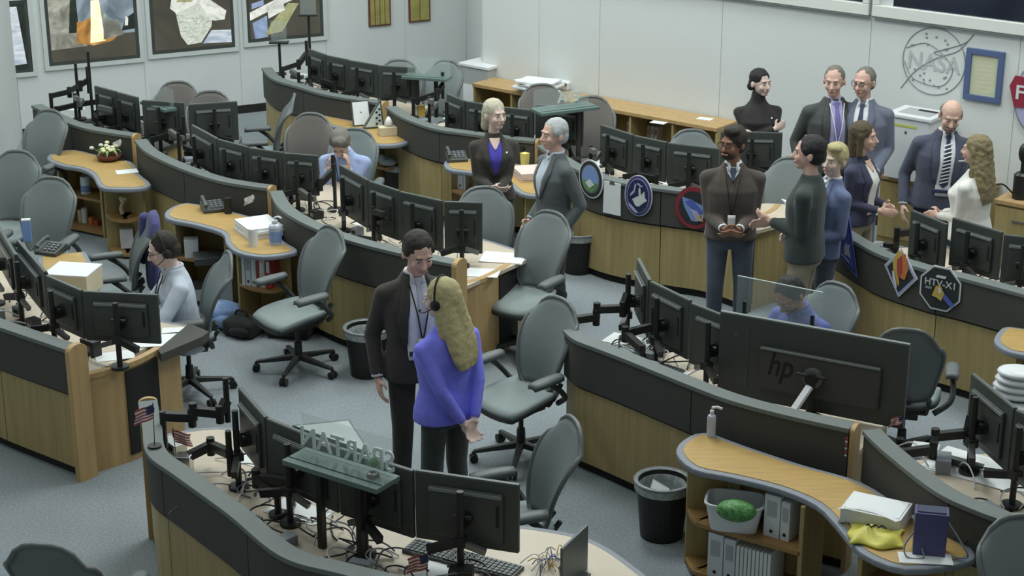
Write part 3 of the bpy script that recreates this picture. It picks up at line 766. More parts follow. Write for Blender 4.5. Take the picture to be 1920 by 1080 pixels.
# tilted display tablet on the front console
tb = thing('display_tablet', 'pale glowing touch display tilted back behind the SPARTAN sign', 'screen', tuple(W(625, 850, ZD)))
q = [W(548, 797, 1.06), W(655, 786, 1.06), W(697, 850, .98), W(600, 860, .90)]
q = [Vector((p.x, p.y, p.z)) for p in q]
nn = (q[1] - q[0]).cross(q[3] - q[0]).normalized()
if nn.z < 0: nn = -nn
cc = sum(q, Vector()) / 4
MB().add(list(q) + [p - nn * .03 for p in q], [(0, 3, 2, 1), (4, 5, 6, 7), (0, 1, 5, 4), (1, 2, 6, 5), (2, 3, 7, 6), (3, 0, 4, 7)]).build('tablet_casing', 'monitor_bezel', tb, off=tb.location)
MB().add([cc + (p - cc) * .92 + nn * .001 for p in q] + [cc + (p - cc) * .92 + nn * .003 for p in q], [(0, 3, 2, 1), (4, 5, 6, 7), (0, 1, 5, 4), (1, 2, 6, 5), (2, 3, 7, 6), (3, 0, 4, 7)]).build('screen', 'tablet_screen', tb, off=tb.location)
MB().cyl((cc.x, cc.y, ZD), cc - nn * .03, .02, n=8).cyl((cc.x, cc.y, ZD), (cc.x, cc.y, ZD + .015), .09, n=16).build('stand', 'arm_black', tb, off=tb.location)

# ================================================================ people
def ring(z, hw, hd, cy=0, cx=0, n=20, p=2.3, fn=None):
    out = []
    for k in range(n):
        a = 2 * PI * k / n; c_, s_ = math.cos(a), math.sin(a)
        x = hw * math.copysign(abs(c_) ** (2 / p), c_); y = hd * math.copysign(abs(s_) ** (2 / p), s_)
        v = Vector((cx + x, cy + y, z)); out.append(fn(v) if fn else v)
    return out
def ik(a, t, l1, l2, pole):
    d = t - a; L = min(max(d.length, 0.08), l1 + l2 - 0.004); dn = d.normalized(); t = a + dn * L
    x = (l1 * l1 - l2 * l2 + L * L) / (2 * L); hgt = math.sqrt(max(l1 * l1 - x * x, 0))
    pv = (pole - dn * pole.dot(dn)).normalized()
    return a + dn * x + pv * hgt, t
MENS = [(0.80, .188, .128, .005), (0.92, .186, .128, .0), (1.05, .172, .118, -.003), (1.18, .186, .125, -.008), (1.27, .190, .126, -.005), (1.345, .166, .106, .008), (1.395, .126, .088, .016), (1.435, .090, .072, .018), (1.47, .072, .060, .02)]
WOMS = [(0.82, .180, .125, .0), (0.92, .178, .125, .0), (1.05, .142, .105, -.003), (1.16, .150, .112, -.01), (1.26, .164, .128, -.018), (1.34, .148, .095, .0), (1.39, .108, .078, .012), (1.43, .076, .06, .016), (1.46, .062, .052, .018)]
HTEX = bpy.data.textures.new('locks', 'CLOUDS'); HTEX.noise_scale = .035
def person(label, head_px, h=1.78, rz=0, female=False, hands=None, head_yaw=0, head_pitch=0, lean=0, roll=0, seated=False,
           skin='skin', hair='short', hairm='hair_dark', top='suit_black', topname='jacket', hem=0.83, trousers='suit_black', shirt=None, tie=None,
           collar=None, glasses=False, lanyard=None, headset=False, wide=1.0, pin=False, beard=None, skirt=False, poles=None, belt=False, open_=0.055, stripes=False, curl=0.5, turtleneck=False, pocket=False, feet=None):
    S = h / 1.75
    rzr = D2R(rz)
    zt_ = (1.30 if seated else 1.75) * S
    hp_ = W(head_px[0], head_px[1], zt_)
    shift = Matrix.Rotation(rzr, 3, 'Z') @ Vector((math.sin(D2R(roll)) * .75, -math.sin(D2R(lean)) * (0.83 if True else 0) + (0.02), 0)) * S
    root = thing('person', label, 'person', (hp_.x - shift.x, hp_.y - shift.y, 0), rzr)
    root.scale = (S * 1.05, S * 1.05, S)
    hipz = 0.92
    dz = -0.45 if seated else 0.0
    U = Matrix.Translation((0, 0, hipz + dz)) @ Matrix.Rotation(D2R(lean), 4, 'X') @ Matrix.Rotation(D2R(roll), 4, 'Y') @ Matrix.Translation((0, 0, -hipz))
    HM = U @ Matrix.Translation((0, .015, 1.474)) @ Matrix.Rotation(D2R(head_yaw), 4, 'Z') @ Matrix.Rotation(D2R(head_pitch), 4, 'X') @ Matrix.Scale(1.09, 4) @ Matrix.Translation((0, -.02, -1.50))
    secs = [(z, a * wide, b_ * wide, c_) for z, a, b_, c_ in (WOMS if female else MENS)]
    sx = (.158 if female else .178) * wide
    l1, l2 = (.28, .235) if female else (.30, .25)
    hands = hands or {}
    # ---------- joints
    J = {}
    for s in (-1, 1):
        sh = U @ Vector((s * sx, .012, 1.338 if female else 1.346))
        tgt = Vector(hands.get(s, (s * (sx + .07), -.03, .86)))
        if seated and s not in hands: tgt = Vector((s * .2, -.38, .70))
        pole = Vector((poles or {}).get(s, (s * .3, .8, -.3)))
        el, wr = ik(sh, tgt, l1, l2, pole)
        J[s] = (sh, el, wr)
    L = {}
    for s in (-1, 1):
        if seated:
            hip = Vector((s * .095, .02, .50)); kn = Vector((s * .12, -.40, .50)); an = Vector((s * .12, -.34, .09))
            if s == 1: an = Vector((s * .12, -.44, .09))
        else:
            fx = (feet or {}).get(s, (s * .10, 0.0)); hip = Vector((s * .09, .005, .90)); an = Vector((fx[0], fx[1] + .02, .09))
            kn, an = ik(hip, an, .415, .40, Vector((s * .1, -1, 0)))
        L[s] = (hip, kn, an)
    # ---------- body (one continuous skin surface)
    b = MB()
    b.ell((0, .010, 1.655), (.073, .090, .096), HM); b.ell((0, -.020, 1.605), (.058, .066, .074), HM); b.ell((0, -.052, 1.548), (.030, .030, .024), HM)
    hv = lambda x, y, z: HM @ Vector((x, y, z))
    b.cap(hv(0, -.082, 1.642), hv(0, -.104, 1.604), .009, .0145, 8); b.ell((0, -.092, 1.600), (.018, .012, .010), HM)
    b.cap(hv(-.034, -.076, 1.660), hv(.034, -.076, 1.660), .010, .010, 8)
    b.cap(hv(-.016, -.084, 1.574), hv(.016, -.084, 1.574), .008, .008, 8)
    for s in (-1, 1):
        b.ell((s * .077, .014, 1.625), (.009, .018, .031), HM, 10, 7); b.ell((s * .036, -.060, 1.605), (.022, .020, .026), HM, 10, 7)
    b.cap(U @ Vector((0, .022, 1.40)), HM @ Vector((0, .010, 1.56)), .056 if not female else .047, .050 if not female else .044)
    b.cap(U @ Vector((0, .01, 1.30)), (0, .01, .92 + dz), .075, .075)
    for s in (-1, 1):
        sh, el, wr = J[s]; hip, kn, an = L[s]
        b.cap(U @ Vector((0, .015, 1.38)), sh, .045, .042, 8); b.cap(sh, el, .040, .034, 8); b.cap(el, wr, .033, .026, 8)
        b.cap((0, .01, .92 + dz), hip, .07, .06, 8); b.cap(hip, kn, .055, .042, 8); b.cap(kn, an, .040, .032, 8)
        b.cap(an, an + Vector((s * .02, -.10, -.045)), .03, .024, 8)
        # hand
        fd = (wr - el).normalized()
        hd = Vector(hands.get('d%d' % s, fd)); hd = (hd.normalized() * .7 + fd * .3).normalized()
        pn = Vector(hands.get('n%d' % s, (-s, 0.1, 0))); pn = (pn - hd * pn.dot(hd)).normalized(); sd = hd.cross(pn).normalized()
        fw = sd if sd.y < 0 or (abs(sd.y) < .3 and sd.z > 0) else -sd      # thumb side
        R3 = Matrix((sd, pn, hd)).transposed().to_4x4()
        b.ell((0, 0, 0), (.041, .016, .052), Matrix.Translation(wr + hd * .058) @ R3, 12, 8)
        b.cap(wr, wr + hd * .03, .025, .022, 8)
        cu = hands.get('curl', curl)
        for i, (ln_, rr) in enumerate(((.85, .0085), (1.0, .009), (.93, .0088), (.75, .0078))):
            q = wr + hd * (.098 - .004 * abs(i - 1)) + fw * ((1.5 - i) * .0215)
            a0 = cu * .5; dd = (hd * math.cos(a0) + pn * math.sin(a0)).normalized(); q1 = q + dd * .042 * ln_
            a0 += cu * .9; dd = (hd * math.cos(a0) + pn * math.sin(a0)).normalized(); q2 = q1 + dd * .028 * ln_
            a0 += cu * .7; dd = (hd * math.cos(a0) + pn * math.sin(a0)).normalized(); q3 = q2 + dd * .018 * ln_
            b.cap(q - hd * .01, q1, rr, rr * .95, 8); b.cap(q1, q2, rr * .95, rr * .88, 8); b.cap(q2, q3, rr * .88, rr * .75, 8)
        q = wr + hd * .03 + fw * .030; q1 = q + (hd * .6 + fw * .75 + pn * .25).normalized() * .038; q2 = q1 + (hd * .9 + fw * .25 + pn * .4).normalized() * .032
        b.cap(q - fw * .012, q1, .013, .011, 8); b.cap(q1, q2, .011, .009, 8)
    body = b.build('body', skin, root, remesh=.0075, sm=2)
    # ---------- face details
    e = MB(); pu = MB()
    for s in (-1, 1):
        e.ell((s * .030, -.0765, 1.638), (.0125, .0075, .0055), HM, 10, 6); pu.ell((s * .030, -.0828, 1.638), (.0055, .0035, .0052), HM, 8, 6)
    e.build('eyes', 'eye_white', body, smooth=True); pu.build('irises', 'eye_dark', body, smooth=True)
    for s in (-1, 1): eb = MB().bar(hv(s * .016, -.0868, 1.660), hv(s * .045, -.0775, 1.661), .005, .005); eb.build('eyebrow', hairm if hairm not in ('hair_pale', 'hair_grey') else 'hair_darkblond', body)
    MB().cap(hv(-.021, -.0865, 1.5735), hv(.021, -.0865, 1.5735), .0065, .0065, 8).build('lips', 'lip', body, smooth=True)
    # ---------- clothing
    fnU = lambda v: U @ v
    t = MB(); rr = [s_ for s_ in secs]
    if hem is not None:
        rr = [x for x in secs if x[0] > hem + .03]
        i = 0; z_, a_, b_, c_ = rr[0]; rr = [(hem, secs[0][1] * (1.03 if hem < .9 else .99), secs[0][2] * 1.03, c_)] + rr
    t.loft([ring(z_, a_, b_, c_, fn=fnU) for z_, a_, b_, c_ in rr])
    ra, rb_, rc_ = (.062, .050, .040) if not female else (.052, .043, .035)
    for s in (-1, 1):
        sh, el, wr = J[s]
        t.cap(U @ Vector((s * .07, .015, 1.378 if not female else 1.36)), sh, .048 if female else .056, ra, 12)
        t.cap(sh, el, ra, rb_); t.cap(el, el.lerp(wr, .93), rb_, rc_)
    if turtleneck: t.cap(U @ Vector((0, .018, 1.39)), U @ Vector((0, .012, 1.505)), .074, .064)
    jk = t.build(topname, top, root, remesh=.011, sm=3)
    def front(x, z):
        for i in range(len(secs) - 1):
            if secs[i][0] <= z <= secs[i + 1][0]:
                k = (z - secs[i][0]) / (secs[i + 1][0] - secs[i][0]); k = k
                a_, b_, c_ = (secs[i][j] * (1 - k) + secs[i + 1][j] * k for j in (1, 2, 3)); break
        else: a_, b_, c_ = secs[-1][1:] if z > 1 else secs[0][1:]
        return c_ - b_ * max(0, 1 - min(1, abs(x) / a_) ** 2.3) ** (1 / 2.3)
    def patch(name, m_, rows, off_=.008, th=.008, nx=6, par=None):
        q = MB()
        def fn(u, v):
            k = v * (len(rows) - 1); i = min(int(k), len(rows) - 2); k -= i
            z_ = rows[i][0] * (1 - k) + rows[i + 1][0] * k; x0 = rows[i][1] * (1 - k) + rows[i + 1][1] * k; x1 = rows[i][2] * (1 - k) + rows[i + 1][2] * k
            x_ = x0 + (x1 - x0) * u
            return U @ Vector((x_, front(x_, z_) - off_, z_)), (U.to_3x3() @ Vector((x_ * 2, -1, .05))).normalized()
        q.slab(fn, nx, (len(rows) - 1) * 3, th)
        return q.build(name, m_, par or jk, smooth=True)
    ztop = 1.40 if female else 1.45
    if shirt:
        w0 = open_
        bot = 1.02 if belt else 1.10
        if belt: rws = [(.96, -w0 * .9, w0 * .9), (1.10, -w0, w0), (1.25, -w0 * .95, w0 * .95), (1.38, -.062, .062), (ztop + .001, -.05, .05)]
        else: rws = [(bot, -.004, .004), (1.22, -w0 * .8, w0 * .8), (1.36, -.062, .062), (ztop, -.05, .05)]
        patch('shirt_front', shirt, rws, .006)
        for s in (-1, 1):   # lapels
            if belt: lr = [(1.06, s * w0 * .95, s * (w0 + .022)), (1.22, s * w0 * .9, s * (w0 + .05)), (1.33, s * .06, s * .115), (1.40, s * .055, s * .09), (ztop + .005, s * .045, s * .07)]
            else: lr = [(bot, s * .002, s * .02), (1.22, s * w0 * .75, s * (w0 * .8 + .045)), (1.33, s * .058, s * .115), (1.40, s * .055, s * .09), (ztop + .005, s * .045, s * .07)]
            patch('lapel', top, lr, .011, .008, 3)
    if shirt or collar:
        cm = shirt or collar
        cl = MB()
        for s in ((-1, 1) if not female else ()):
            pts = [U @ Vector((s * .052 * math.cos(a_), .018 + .056 * math.sin(a_), 1.472)) for a_ in [PI / 2 - k * PI / 10 for k in range(9)]]
            cl.tube(pts + [U @ Vector((s * .028, -.072, 1.425))], [.013] * 9 + [.010], 6)
        if not female: cl.build('collar', cm, jk, smooth=True)
        elif shirt: patch('neckline', skin, [(1.33, -.004, .004), (1.39, -.038, .038), (1.425, -.045, .045)], .012, .006)
        if collar and not shirt:
            patch('collar_front', cm, [(1.36, -.004, .004), (1.41, -.04, .04), (ztop, -.05, .05)], .006)
    if tie:
        zb_ = 1.03 if belt else 1.12
        if collar and not shirt: zb_ = 1.34
        tw = .026 if not stripes else .034
        tr = [(zb_, -.003, .003), (zb_ + .03, -tw, tw), (1.30, -tw * .8, tw * .8), (1.41, -.013, .013), (1.425, -.020, .020), (ztop, -.018, .018)]
        if collar and not shirt: tr = [(1.345, -.004, .004), (1.41, -.02, .02), (1.425, -.022, .022), (ztop, -.018, .018)]
        tp = patch('tie', tie, tr, .014, .007, 4)
        if stripes:
            for k in range(11):
                z_ = zb_ + .03 + k * .03; 
                if z_ + .03 > 1.40: break
                patch('tie_stripe', 'shirt_white', [(z_, -tw * .95, -tw * .90), (z_ + .012, -tw * .95, -tw * .1), (z_ + .024, tw * .1, tw * .95), (z_ + .034, tw * .9, tw * .95)], .0185, .003, 3, tp)
    if lanyard:
        z0_ = 1.10
        la = MB()
        for s in (-1, 1):
            la.tube([U @ Vector((s * (.06 - .055 * k / 8) if k else s * .06, front(.03, 1.43 - (1.43 - z0_) * k / 8) - .022, 1.44 - (1.44 - z0_) * k / 8)) for k in range(9)], .0045, 5)
        la.build('lanyard', lanyard, jk, smooth=True)
        patch('badge', 'white_flat', [(z0_ - .10, -.028, .028), (z0_, -.028, .028)], .024, .004, 2)
    if pin: patch('lapel_pin', 'white_flat', [(1.30, .085, .10), (1.315, .085, .10)], .018, .005, 2)
    if pocket: patch('pocket_square', 'white_flat', [(1.255, .085, .135), (1.268, .085, .135)], .014, .005, 2)
    if belt: patch('belt', 'navy_flat', [(.985, -.075, .075), (1.015, -.075, .075)], .010, .008, 4)
    # cuffs
    if shirt or collar:
        for s in ((-1, 1) if not female else ()):
            sh, el, wr = J[s]; q0 = el.lerp(wr, .93); q1 = el.lerp(wr, 1.02)
            MB().cyl(q0, q1, rc_ * .93, rc_ * .88, 12).build('shirt_cuff', shirt or collar, jk, smooth=True)
    # trousers or skirt
    tr_ = MB()
    if skirt:
        tr_.loft([ring(.28, .26, .24, 0), ring(.60, .22, .19, 0), ring(.85, .185, .14, 0), ring(.98, .16, .12, 0)])
    else:
        if not seated: tr_.loft([ring(.80, .165, .112, .008), ring(.90, .170, .120, .005), ring(1.02, .155, .108, 0)])
        else: tr_.loft([ring(.40, .17, .13, .03), ring(.50, .175, .135, .03), ring(.60, .16, .115, .02)])
        for s in (-1, 1):
            hip, kn, an = L[s]
            tr_.cap(hip, kn, .092 if not female else .088, .066); tr_.cap(kn, an, .066, .054)
    tr_.build('skirt' if skirt else 'trousers', trousers, root, remesh=.013, sm=3)
    for s in (-1, 1):
        an = L[s][2]
        MB().loft([ring(0, .034, .09, -.04, n=14), ring(.02, .046, .13, -.05, n=14), ring(.05, .042, .115, -.035, n=14), ring(.09, .036, .06, .01, n=14), ring(.11, .034, .045, .015, n=14)]).build('shoe', 'leather', root, smooth=True, off=(-an.x, -an.y - .0, -(an.z - .09)))
    # hair
    hh_ = MB(); noisy = True
    if hair in ('short', 'thick'):
        k = 1.0 if hair == 'short' else 1.07
        hh_.ell((0, .022, 1.674), (.081 * k, .090 * k, .089 * k), HM, 20, 12); hh_.ell((0, .045, 1.625), (.074, .068, .075), HM, 16, 10)
        for s in (-1, 1): hh_.ell((s * .070, .0, 1.665), (.014, .040, .035), HM, 10, 7)
        if hair == 'thick': hh_.ell((.015, -.035, 1.735), (.06, .05, .035), HM, 12, 8)
    elif hair == 'thin':
        hh_.ell((0, .020, 1.666), (.0765, .0875, .0905), HM, 20, 12); hh_.ell((0, .045, 1.62), (.070, .064, .068), HM)
    elif hair == 'balding':
        hh_.ell((0, .048, 1.648), (.0775, .064, .074), HM, 20, 12)
        for s in (-1, 1): hh_.ell((s * .068, .005, 1.655), (.012, .035, .030), HM, 10, 7)
    elif hair in ('long', 'wavy'):
        hh_.ell((0, .022, 1.676), (.086, .094, .090), HM, 20, 12)
        for s in (-1, 1): hh_.cap(hv(s * .066, .015, 1.66), hv(s * .078, .030, 1.44), .032, .034 if hair == 'wavy' else .028, 10)
        hh_.cap(hv(0, .055, 1.65), hv(0, .085, 1.42), .080, .070, 14)
        hh_.loft([ring(1.70, .07, .05, .05, fn=lambda v: HM @ v), ring(1.5, .115, .06, .075, fn=lambda v: HM @ v), ring(1.38, .128, .050, .100, fn=lambda v: HM @ v), ring(1.29, .12, .036, .115, fn=lambda v: HM @ v), ring(1.235, .085, .022, .122, fn=lambda v: HM @ v)])
    elif hair == 'bob':
        hh_.ell((0, .022, 1.676), (.086, .094, .088), HM, 20, 12)
        for s in (-1, 1): hh_.cap(hv(s * .068, .005, 1.66), hv(s * .074, .01, 1.50), .030, .026, 10)
        hh_.cap(hv(0, .045, 1.66), hv(0, .055, 1.50), .078, .062, 14)
    elif hair == 'bun':
        hh_.ell((0, .020, 1.676), (.080, .092, .086), HM, 20, 12); hh_.ell((0, .04, 1.63), (.075, .07, .075), HM); hh_.ell((0, .105, 1.585), (.042, .04, .042), HM)
    elif hair == 'tied':
        hh_.ell((0, .020, 1.676), (.082, .092, .088), HM, 20, 12); hh_.cap(hv(0, .07, 1.66), hv(-.02, .10, 1.52), .065, .04)
    ho_ = hh_.build('hair', hairm, root, remesh=.009, sm=1)
    dm = ho_.modifiers.new('locks', 'DISPLACE'); dm.texture = HTEX; dm.strength = .012 if hair != 'wavy' else .022; dm.mid_level = .5
    if beard:
        bb = MB().ell((0, -.040, 1.562), (.048, .052, .036), HM, 14, 9).ell((0, -.082, 1.588), (.028, .014, .007), HM, 10, 6)
        bb.build('beard', beard, root, remesh=.007, sm=1)
        MB().cap(hv(-.016, -.0935, 1.574), hv(.016, -.0935, 1.574), .005, .005, 8).build('lower_lip', 'lip', body, smooth=True)
    if glasses:
        gl = MB()
        for s in (-1, 1):
            gl.tube([hv(s * .031 + .022 * math.cos(k * PI / 6), -.0945, 1.638 + .016 * math.sin(k * PI / 6)) for k in range(12)], .0022, 5, True)
            gl.tube([hv(s * .053, -.094, 1.645), hv(s * .076, -.04, 1.645), hv(s * .082, .02, 1.64)], .002, 5)
        gl.tube([hv(-.009, -.097, 1.642), hv(.009, -.097, 1.642)], .0022, 5)
        gl.build('glasses', 'toe', root, smooth=True)
    if headset:
        hs = MB().tube([hv(.096 * math.cos(a_), .012, 1.63 + .143 * math.sin(a_)) for a_ in [k * PI / 12 for k in range(13)]], .0065, 6)
        for s in (-1, 1): hs.cyl(hv(s * .078, .012, 1.625), hv(s * .100, .012, 1.625), .032, n=14)
        hs.tube(catmull([hv(.09, .0, 1.61), hv(.085, -.07, 1.575), hv(.045, -.115, 1.57)], 4), .0035, 5).ell((.04, -.118, 1.57), (.012, .008, .008), HM, 8, 6)
        hs.build('headset', 'bag_black', root, smooth=True)
    return root
CL = {-1: (-.035, -.24, 1.02), 1: (.035, -.24, 1.02), 'n-1': (.8, .3, .5), 'n1': (-.8, .3, .5), 'd-1': (1, -.3, -.1), 'd1': (-1, -.3, -.1), 'curl': .7}
person('man in a black suit with pale tie and lanyard, looking down at the blue jacket', (775, 424), 1.86, 18, hands={-1: (-.235, .0, .83), 1: (.225, -.02, .85)},
       head_pitch=20, head_yaw=6, hairm='hair_dark', top='suit_black', trousers='suit_black2', shirt='shirt_white', tie='tie_silver', belt=True, lanyard='bag_black', pin=True, open_=.088, hem=.80)
person('woman with long blond hair, headset and bright blue jacket, back turned', (838, 524), 1.72, -138, True, hands={-1: (-.05, .20, .88), 1: (.05, .20, .88), 'n-1': (0, 1, .2), 'n1': (0, 1, .2), 'd-1': (.6, .2, -.8), 'd1': (-.6, .2, -.8)},
       poles={-1: (-1, .3, 0), 1: (1, .3, 0)}, head_yaw=22, head_pitch=6, hair='long', hairm='hair_blond', top='blue_jacket', trousers='suit_charcoal', headset=True, skin='skin_pale', hem=.84, wide=1.2)
person('seated man in a pale grey shirt typing behind the left edge monitors', (313, 431), 1.76, -72, hands={-1: (-.16, -.42, .76), 1: (.16, -.42, .76), 'n-1': (0, 0, -1), 'n1': (0, 0, -1)}, seated=True, head_pitch=10, lean=8,
       hairm='hair_dark', top='shirt_pale', topname='shirt', trousers='suit_charcoal', glasses=True, headset=True, lanyard='bag_black', skin='skin_pale', collar='shirt_pale')
person('seated person in a pale blue shirt bent over a console', (640, 226), 1.74, -8, hands={-1: (-.10, -.30, .86), 1: (.08, -.30, .88), 'n-1': (1, 0, 0), 'n1': (-1, 0, 0)}, seated=True, head_pitch=30, lean=14,
       hair='thick', hairm='hair_saltpepper', top='shirt_blue', topname='shirt', trousers='suit_charcoal', collar='shirt_blue', lanyard='cable_black')
person('smiling woman with pulled-back blond hair, black blazer and royal blue top', (925, 186), 1.72, 8, True, hands={**CL, -1: (-.05, -.22, 1.03), 1: (.02, -.24, 1.02)}, head_yaw=28, hair='tied', hairm='hair_pale',
       top='suit_black', topname='blazer', trousers='suit_black', shirt='royal_blue', pin=True, skin='skin_pale', hem=.86, open_=.06)
person('grey haired man in a grey suit seen in profile beside the blond woman', (1044, 222), 1.75, -62, hands={-1: (-.16, -.12, .88), 1: (.20, -.03, .86)}, hair='short', hairm='hair_grey', top='suit_grey', trousers='suit_black2',
       shirt='shirt_pale', skin='skin', hem=.82)
person('bearded man in a brown sweater with tie and glasses, hands joined in front', (1378, 237), 1.80, -6, hands={-1: (-.06, -.23, 1.02), 1: (.06, -.23, 1.02), 'n-1': (.7, .5, .4), 'n1': (-.7, .5, .4), 'd-1': (1, -.4, -.3), 'd1': (-1, -.4, -.3), 'curl': .35},
       head_yaw=-36, hair='thick', hairm='hair_dark', skin='skin_brown', beard='hair_dark', glasses=True, top='sweater', topname='sweater', trousers='slate_trousers', collar='shirt_white', tie='tie_dark', lanyard='cable_black', hem=.88, wide=1.03)
person('dark haired man in a black-green jacket with folded hands, seen from behind his side', (1526, 254), 1.86, -112, hands={-1: (-.02, -.24, 1.06), 1: (.06, -.22, 1.10), 'n-1': (.4, .6, -.2), 'n1': (-.4, .6, .2)}, head_yaw=8,
       hair='short', hairm='hair_black', top='green_black', trousers='khaki', hem=.84, wide=1.05)
person('young blond man in a mid blue suit standing behind the man in black-green', (1574, 267), 1.70, -66, hands={-1: (-.12, -.2, 1.0), 1: (.12, -.2, 1.0)}, lean=-7, head_yaw=22, head_pitch=6,
       hair='thick', hairm='hair_blond', skin='skin_pale', top='suit_blue', trousers='slate_trousers', shirt='shirt_white', open_=.05)
person('brown haired woman in a navy blazer and white blouse facing right', (1616, 228), 1.68, 52, True, hands={-1: (-.06, -.20, 1.02), 1: (.06, -.20, 1.04), 'n-1': (.8, .5, 0), 'n1': (-.8, .5, 0)}, head_yaw=14, hair='bob', hairm='hair_brown',
       top='navy', topname='blazer', trousers='khaki', shirt='white_top', open_=.075, belt=True, skin='skin', hem=.86)
person('woman in a black turtleneck with dark pulled-back hair and folded arms', (1424, 129), 1.70, 8, True, hands={-1: (.10, -.18, 1.21), 1: (-.10, -.22, 1.18), 'n-1': (0, 1, 0), 'n1': (0, 1, 0), 'd-1': (.7, .6, .1), 'd1': (-.9, .3, .1), 'curl': .35},
       poles={-1: (-.8, -.1, -1), 1: (.8, -.1, -1)}, head_yaw=26, hair='bun', hairm='hair_black', skin='skin_pale', top='black_knit', topname='sweater', trousers='black_knit', skirt=True, turtleneck=True, hem=.9, wide=1.12, pin=True)
person('heavy-set man in a dark suit with lilac shirt, tie and lanyard', (1567, 121), 1.84, 6, head_yaw=-26, head_pitch=6, hair='thin', hairm='hair_saltpepper', top='suit_charcoal', trousers='suit_charcoal',
       shirt='shirt_lilac', tie='tie_lilac', lanyard='shirt_white', pin=True, belt=True, open_=.07, wide=1.12)
person('older man in a blue-grey suit standing left of the white shredding bin', (1626, 124), 1.84, -22, head_yaw=-18, head_pitch=4, hair='thin', hairm='hair_saltpepper', glasses=True, top='suit_bluegrey', trousers='suit_bluegrey',
       shirt='shirt_white', tie='tie_dark', hands={-1: (-.16, -.20, .93), 1: (.16, -.16, .90)}, wide=1.05)
person('man in a navy suit with a striped tie and pocket square, looking down', (1784, 179), 1.82, -2, head_pitch=20, head_yaw=-4, hair='balding', hairm='hair_saltpepper', beard='hair_saltpepper', top='suit_navy2', trousers='navy',
       shirt='shirt_white', tie='navy', stripes=True, pocket=True, belt=True, open_=.06, wide=1.08, roll=4)
person('woman with long wavy dark blond hair and white top, seen from behind', (1838, 254), 1.68, -128, True, hands={-1: (-.04, -.25, 1.02), 1: (.06, -.24, 1.02), 'n-1': (.8, .5, 0), 'n1': (-.8, .5, 0)}, hair='wavy', hairm='hair_darkblond',
       top='white_top', topname='blouse', trousers='suit_charcoal', hem=.88, wide=1.3)
person('seated dark haired bearded man in a blue shirt behind the extra wide screen', (1496, 502), 1.76, -48, seated=True, head_pitch=28, hair='short', hairm='hair_black', skin='skin_brown', beard='hair_black',
       hands={-1: (-.16, -.4, .76), 1: (.16, -.4, .76), 'n-1': (0, 0, -1), 'n1': (0, 0, -1)}, lean=10, top='shirt_royal', topname='shirt', trousers='slate_trousers', collar='shirt_royal')
# chairs under the three seated people
for nm, lab in (('pale grey shirt', 'office chair the man in the pale grey shirt sits on'), ('pale blue shirt', 'office chair the person in pale blue sits on'), ('seated dark haired', 'office chair the seated man in the blue shirt sits on')):
    for o in [x for x in scn.objects if x.name.startswith('person') and nm in x.get('label', '')]:
        v = Matrix.Rotation(o.rotation_euler.z, 3, 'Z') @ Vector((0, -.02, 0))
        chair(0, 0, math.degrees(o.rotation_euler.z), lab, at=(o.location.x + v.x, o.location.y + v.y, 0), sc_=.98)
# ================================================================ side tables with shelves
def closed_off(P, d):
    out = []; n = len(P)
    for i in range(n):
        t = P[(i + 1) % n] - P[i - 1]; t.z = 0; t.normalize(); out.append(Vector((P[i].x - t.y * d, P[i].y + t.x * d, 0)))
    return out
def ccw(P):
    a = sum(P[i].x * P[(i + 1) % len(P)].y - P[(i + 1) % len(P)].x * P[i].y for i in range(len(P)))
    return P if a > 0 else P[::-1]
def side_table(label, px, ztop=ZD, key=None, units=(), back='K10', sub=3):
    P = [W(x, y, ztop) for x, y in px]; n = len(P)
    Q = []
    for i in range(n):
        p0, p1, p2, p3 = P[i - 1], P[i], P[(i + 1) % n], P[(i + 2) % n]
        for k in range(sub):
            t = k / sub
            Q.append(0.5 * ((2 * p1) + (p2 - p0) * t + (2 * p0 - 5 * p1 + 4 * p2 - p3) * t * t + (3 * p1 - p0 - 3 * p2 + p3) * t ** 3))
    Q = ccw(Q)
    c_ = sum(Q, Vector()) / len(Q)
    root = thing('side_table', label, 'table', (c_.x, c_.y, 0), 0, 'curved side tables behind the consoles')
    off = root.location
    MB().prism([(p.x, p.y) for p in Q], ztop - .045, ztop - .004).build('table_edge', 'edge_grey', root, off=off, bevel=.012)
    In = closed_off(Q, .045)
    MB().prism([(p.x, p.y) for p in In], ztop - .01, ztop).build('tabletop', 'wood_top', root, off=off)
    for front, depth, zs in units:
        F_ = catmull([W(x, y, zs[0]) for x, y in front], 4); B_ = offset(F_, depth)
        for z_ in zs: MB().strip(F_, B_, z_ - .025, z_).build('shelf', 'wood_shelf', root, off=off)
        MB().strip(offset(F_, depth - .02), B_, 0.0, ztop - .05).build('back_panel', 'wood', root, off=off)
        for e in (0, -1):
            a, b_ = F_[e], B_[e]
            MB().bar((a.x, a.y, (ztop - .05) / 2), (b_.x, b_.y, (ztop - .05) / 2), .025, ztop - .05).build('side_panel', 'wood', root, off=off)
    return root
side_table('large S-shaped side table at the bottom right holding the gift bag and white box',
    [(1268, 848), (1280, 824), (1322, 809), (1400, 835), (1500, 868), (1590, 893), (1640, 915), (1700, 955), (1790, 1005), (1826, 1030), (1815, 1052), (1700, 1066), (1615, 1035), (1570, 985), (1530, 945), (1460, 915), (1370, 893), (1300, 878)],
    units=[([(1287, 950), (1300, 975), (1327, 986), (1400, 1008), (1500, 1036)], .32, (.38, .05)), ([(1610, 1095), (1700, 1120), (1790, 1120)], .25, (.38, .05))])
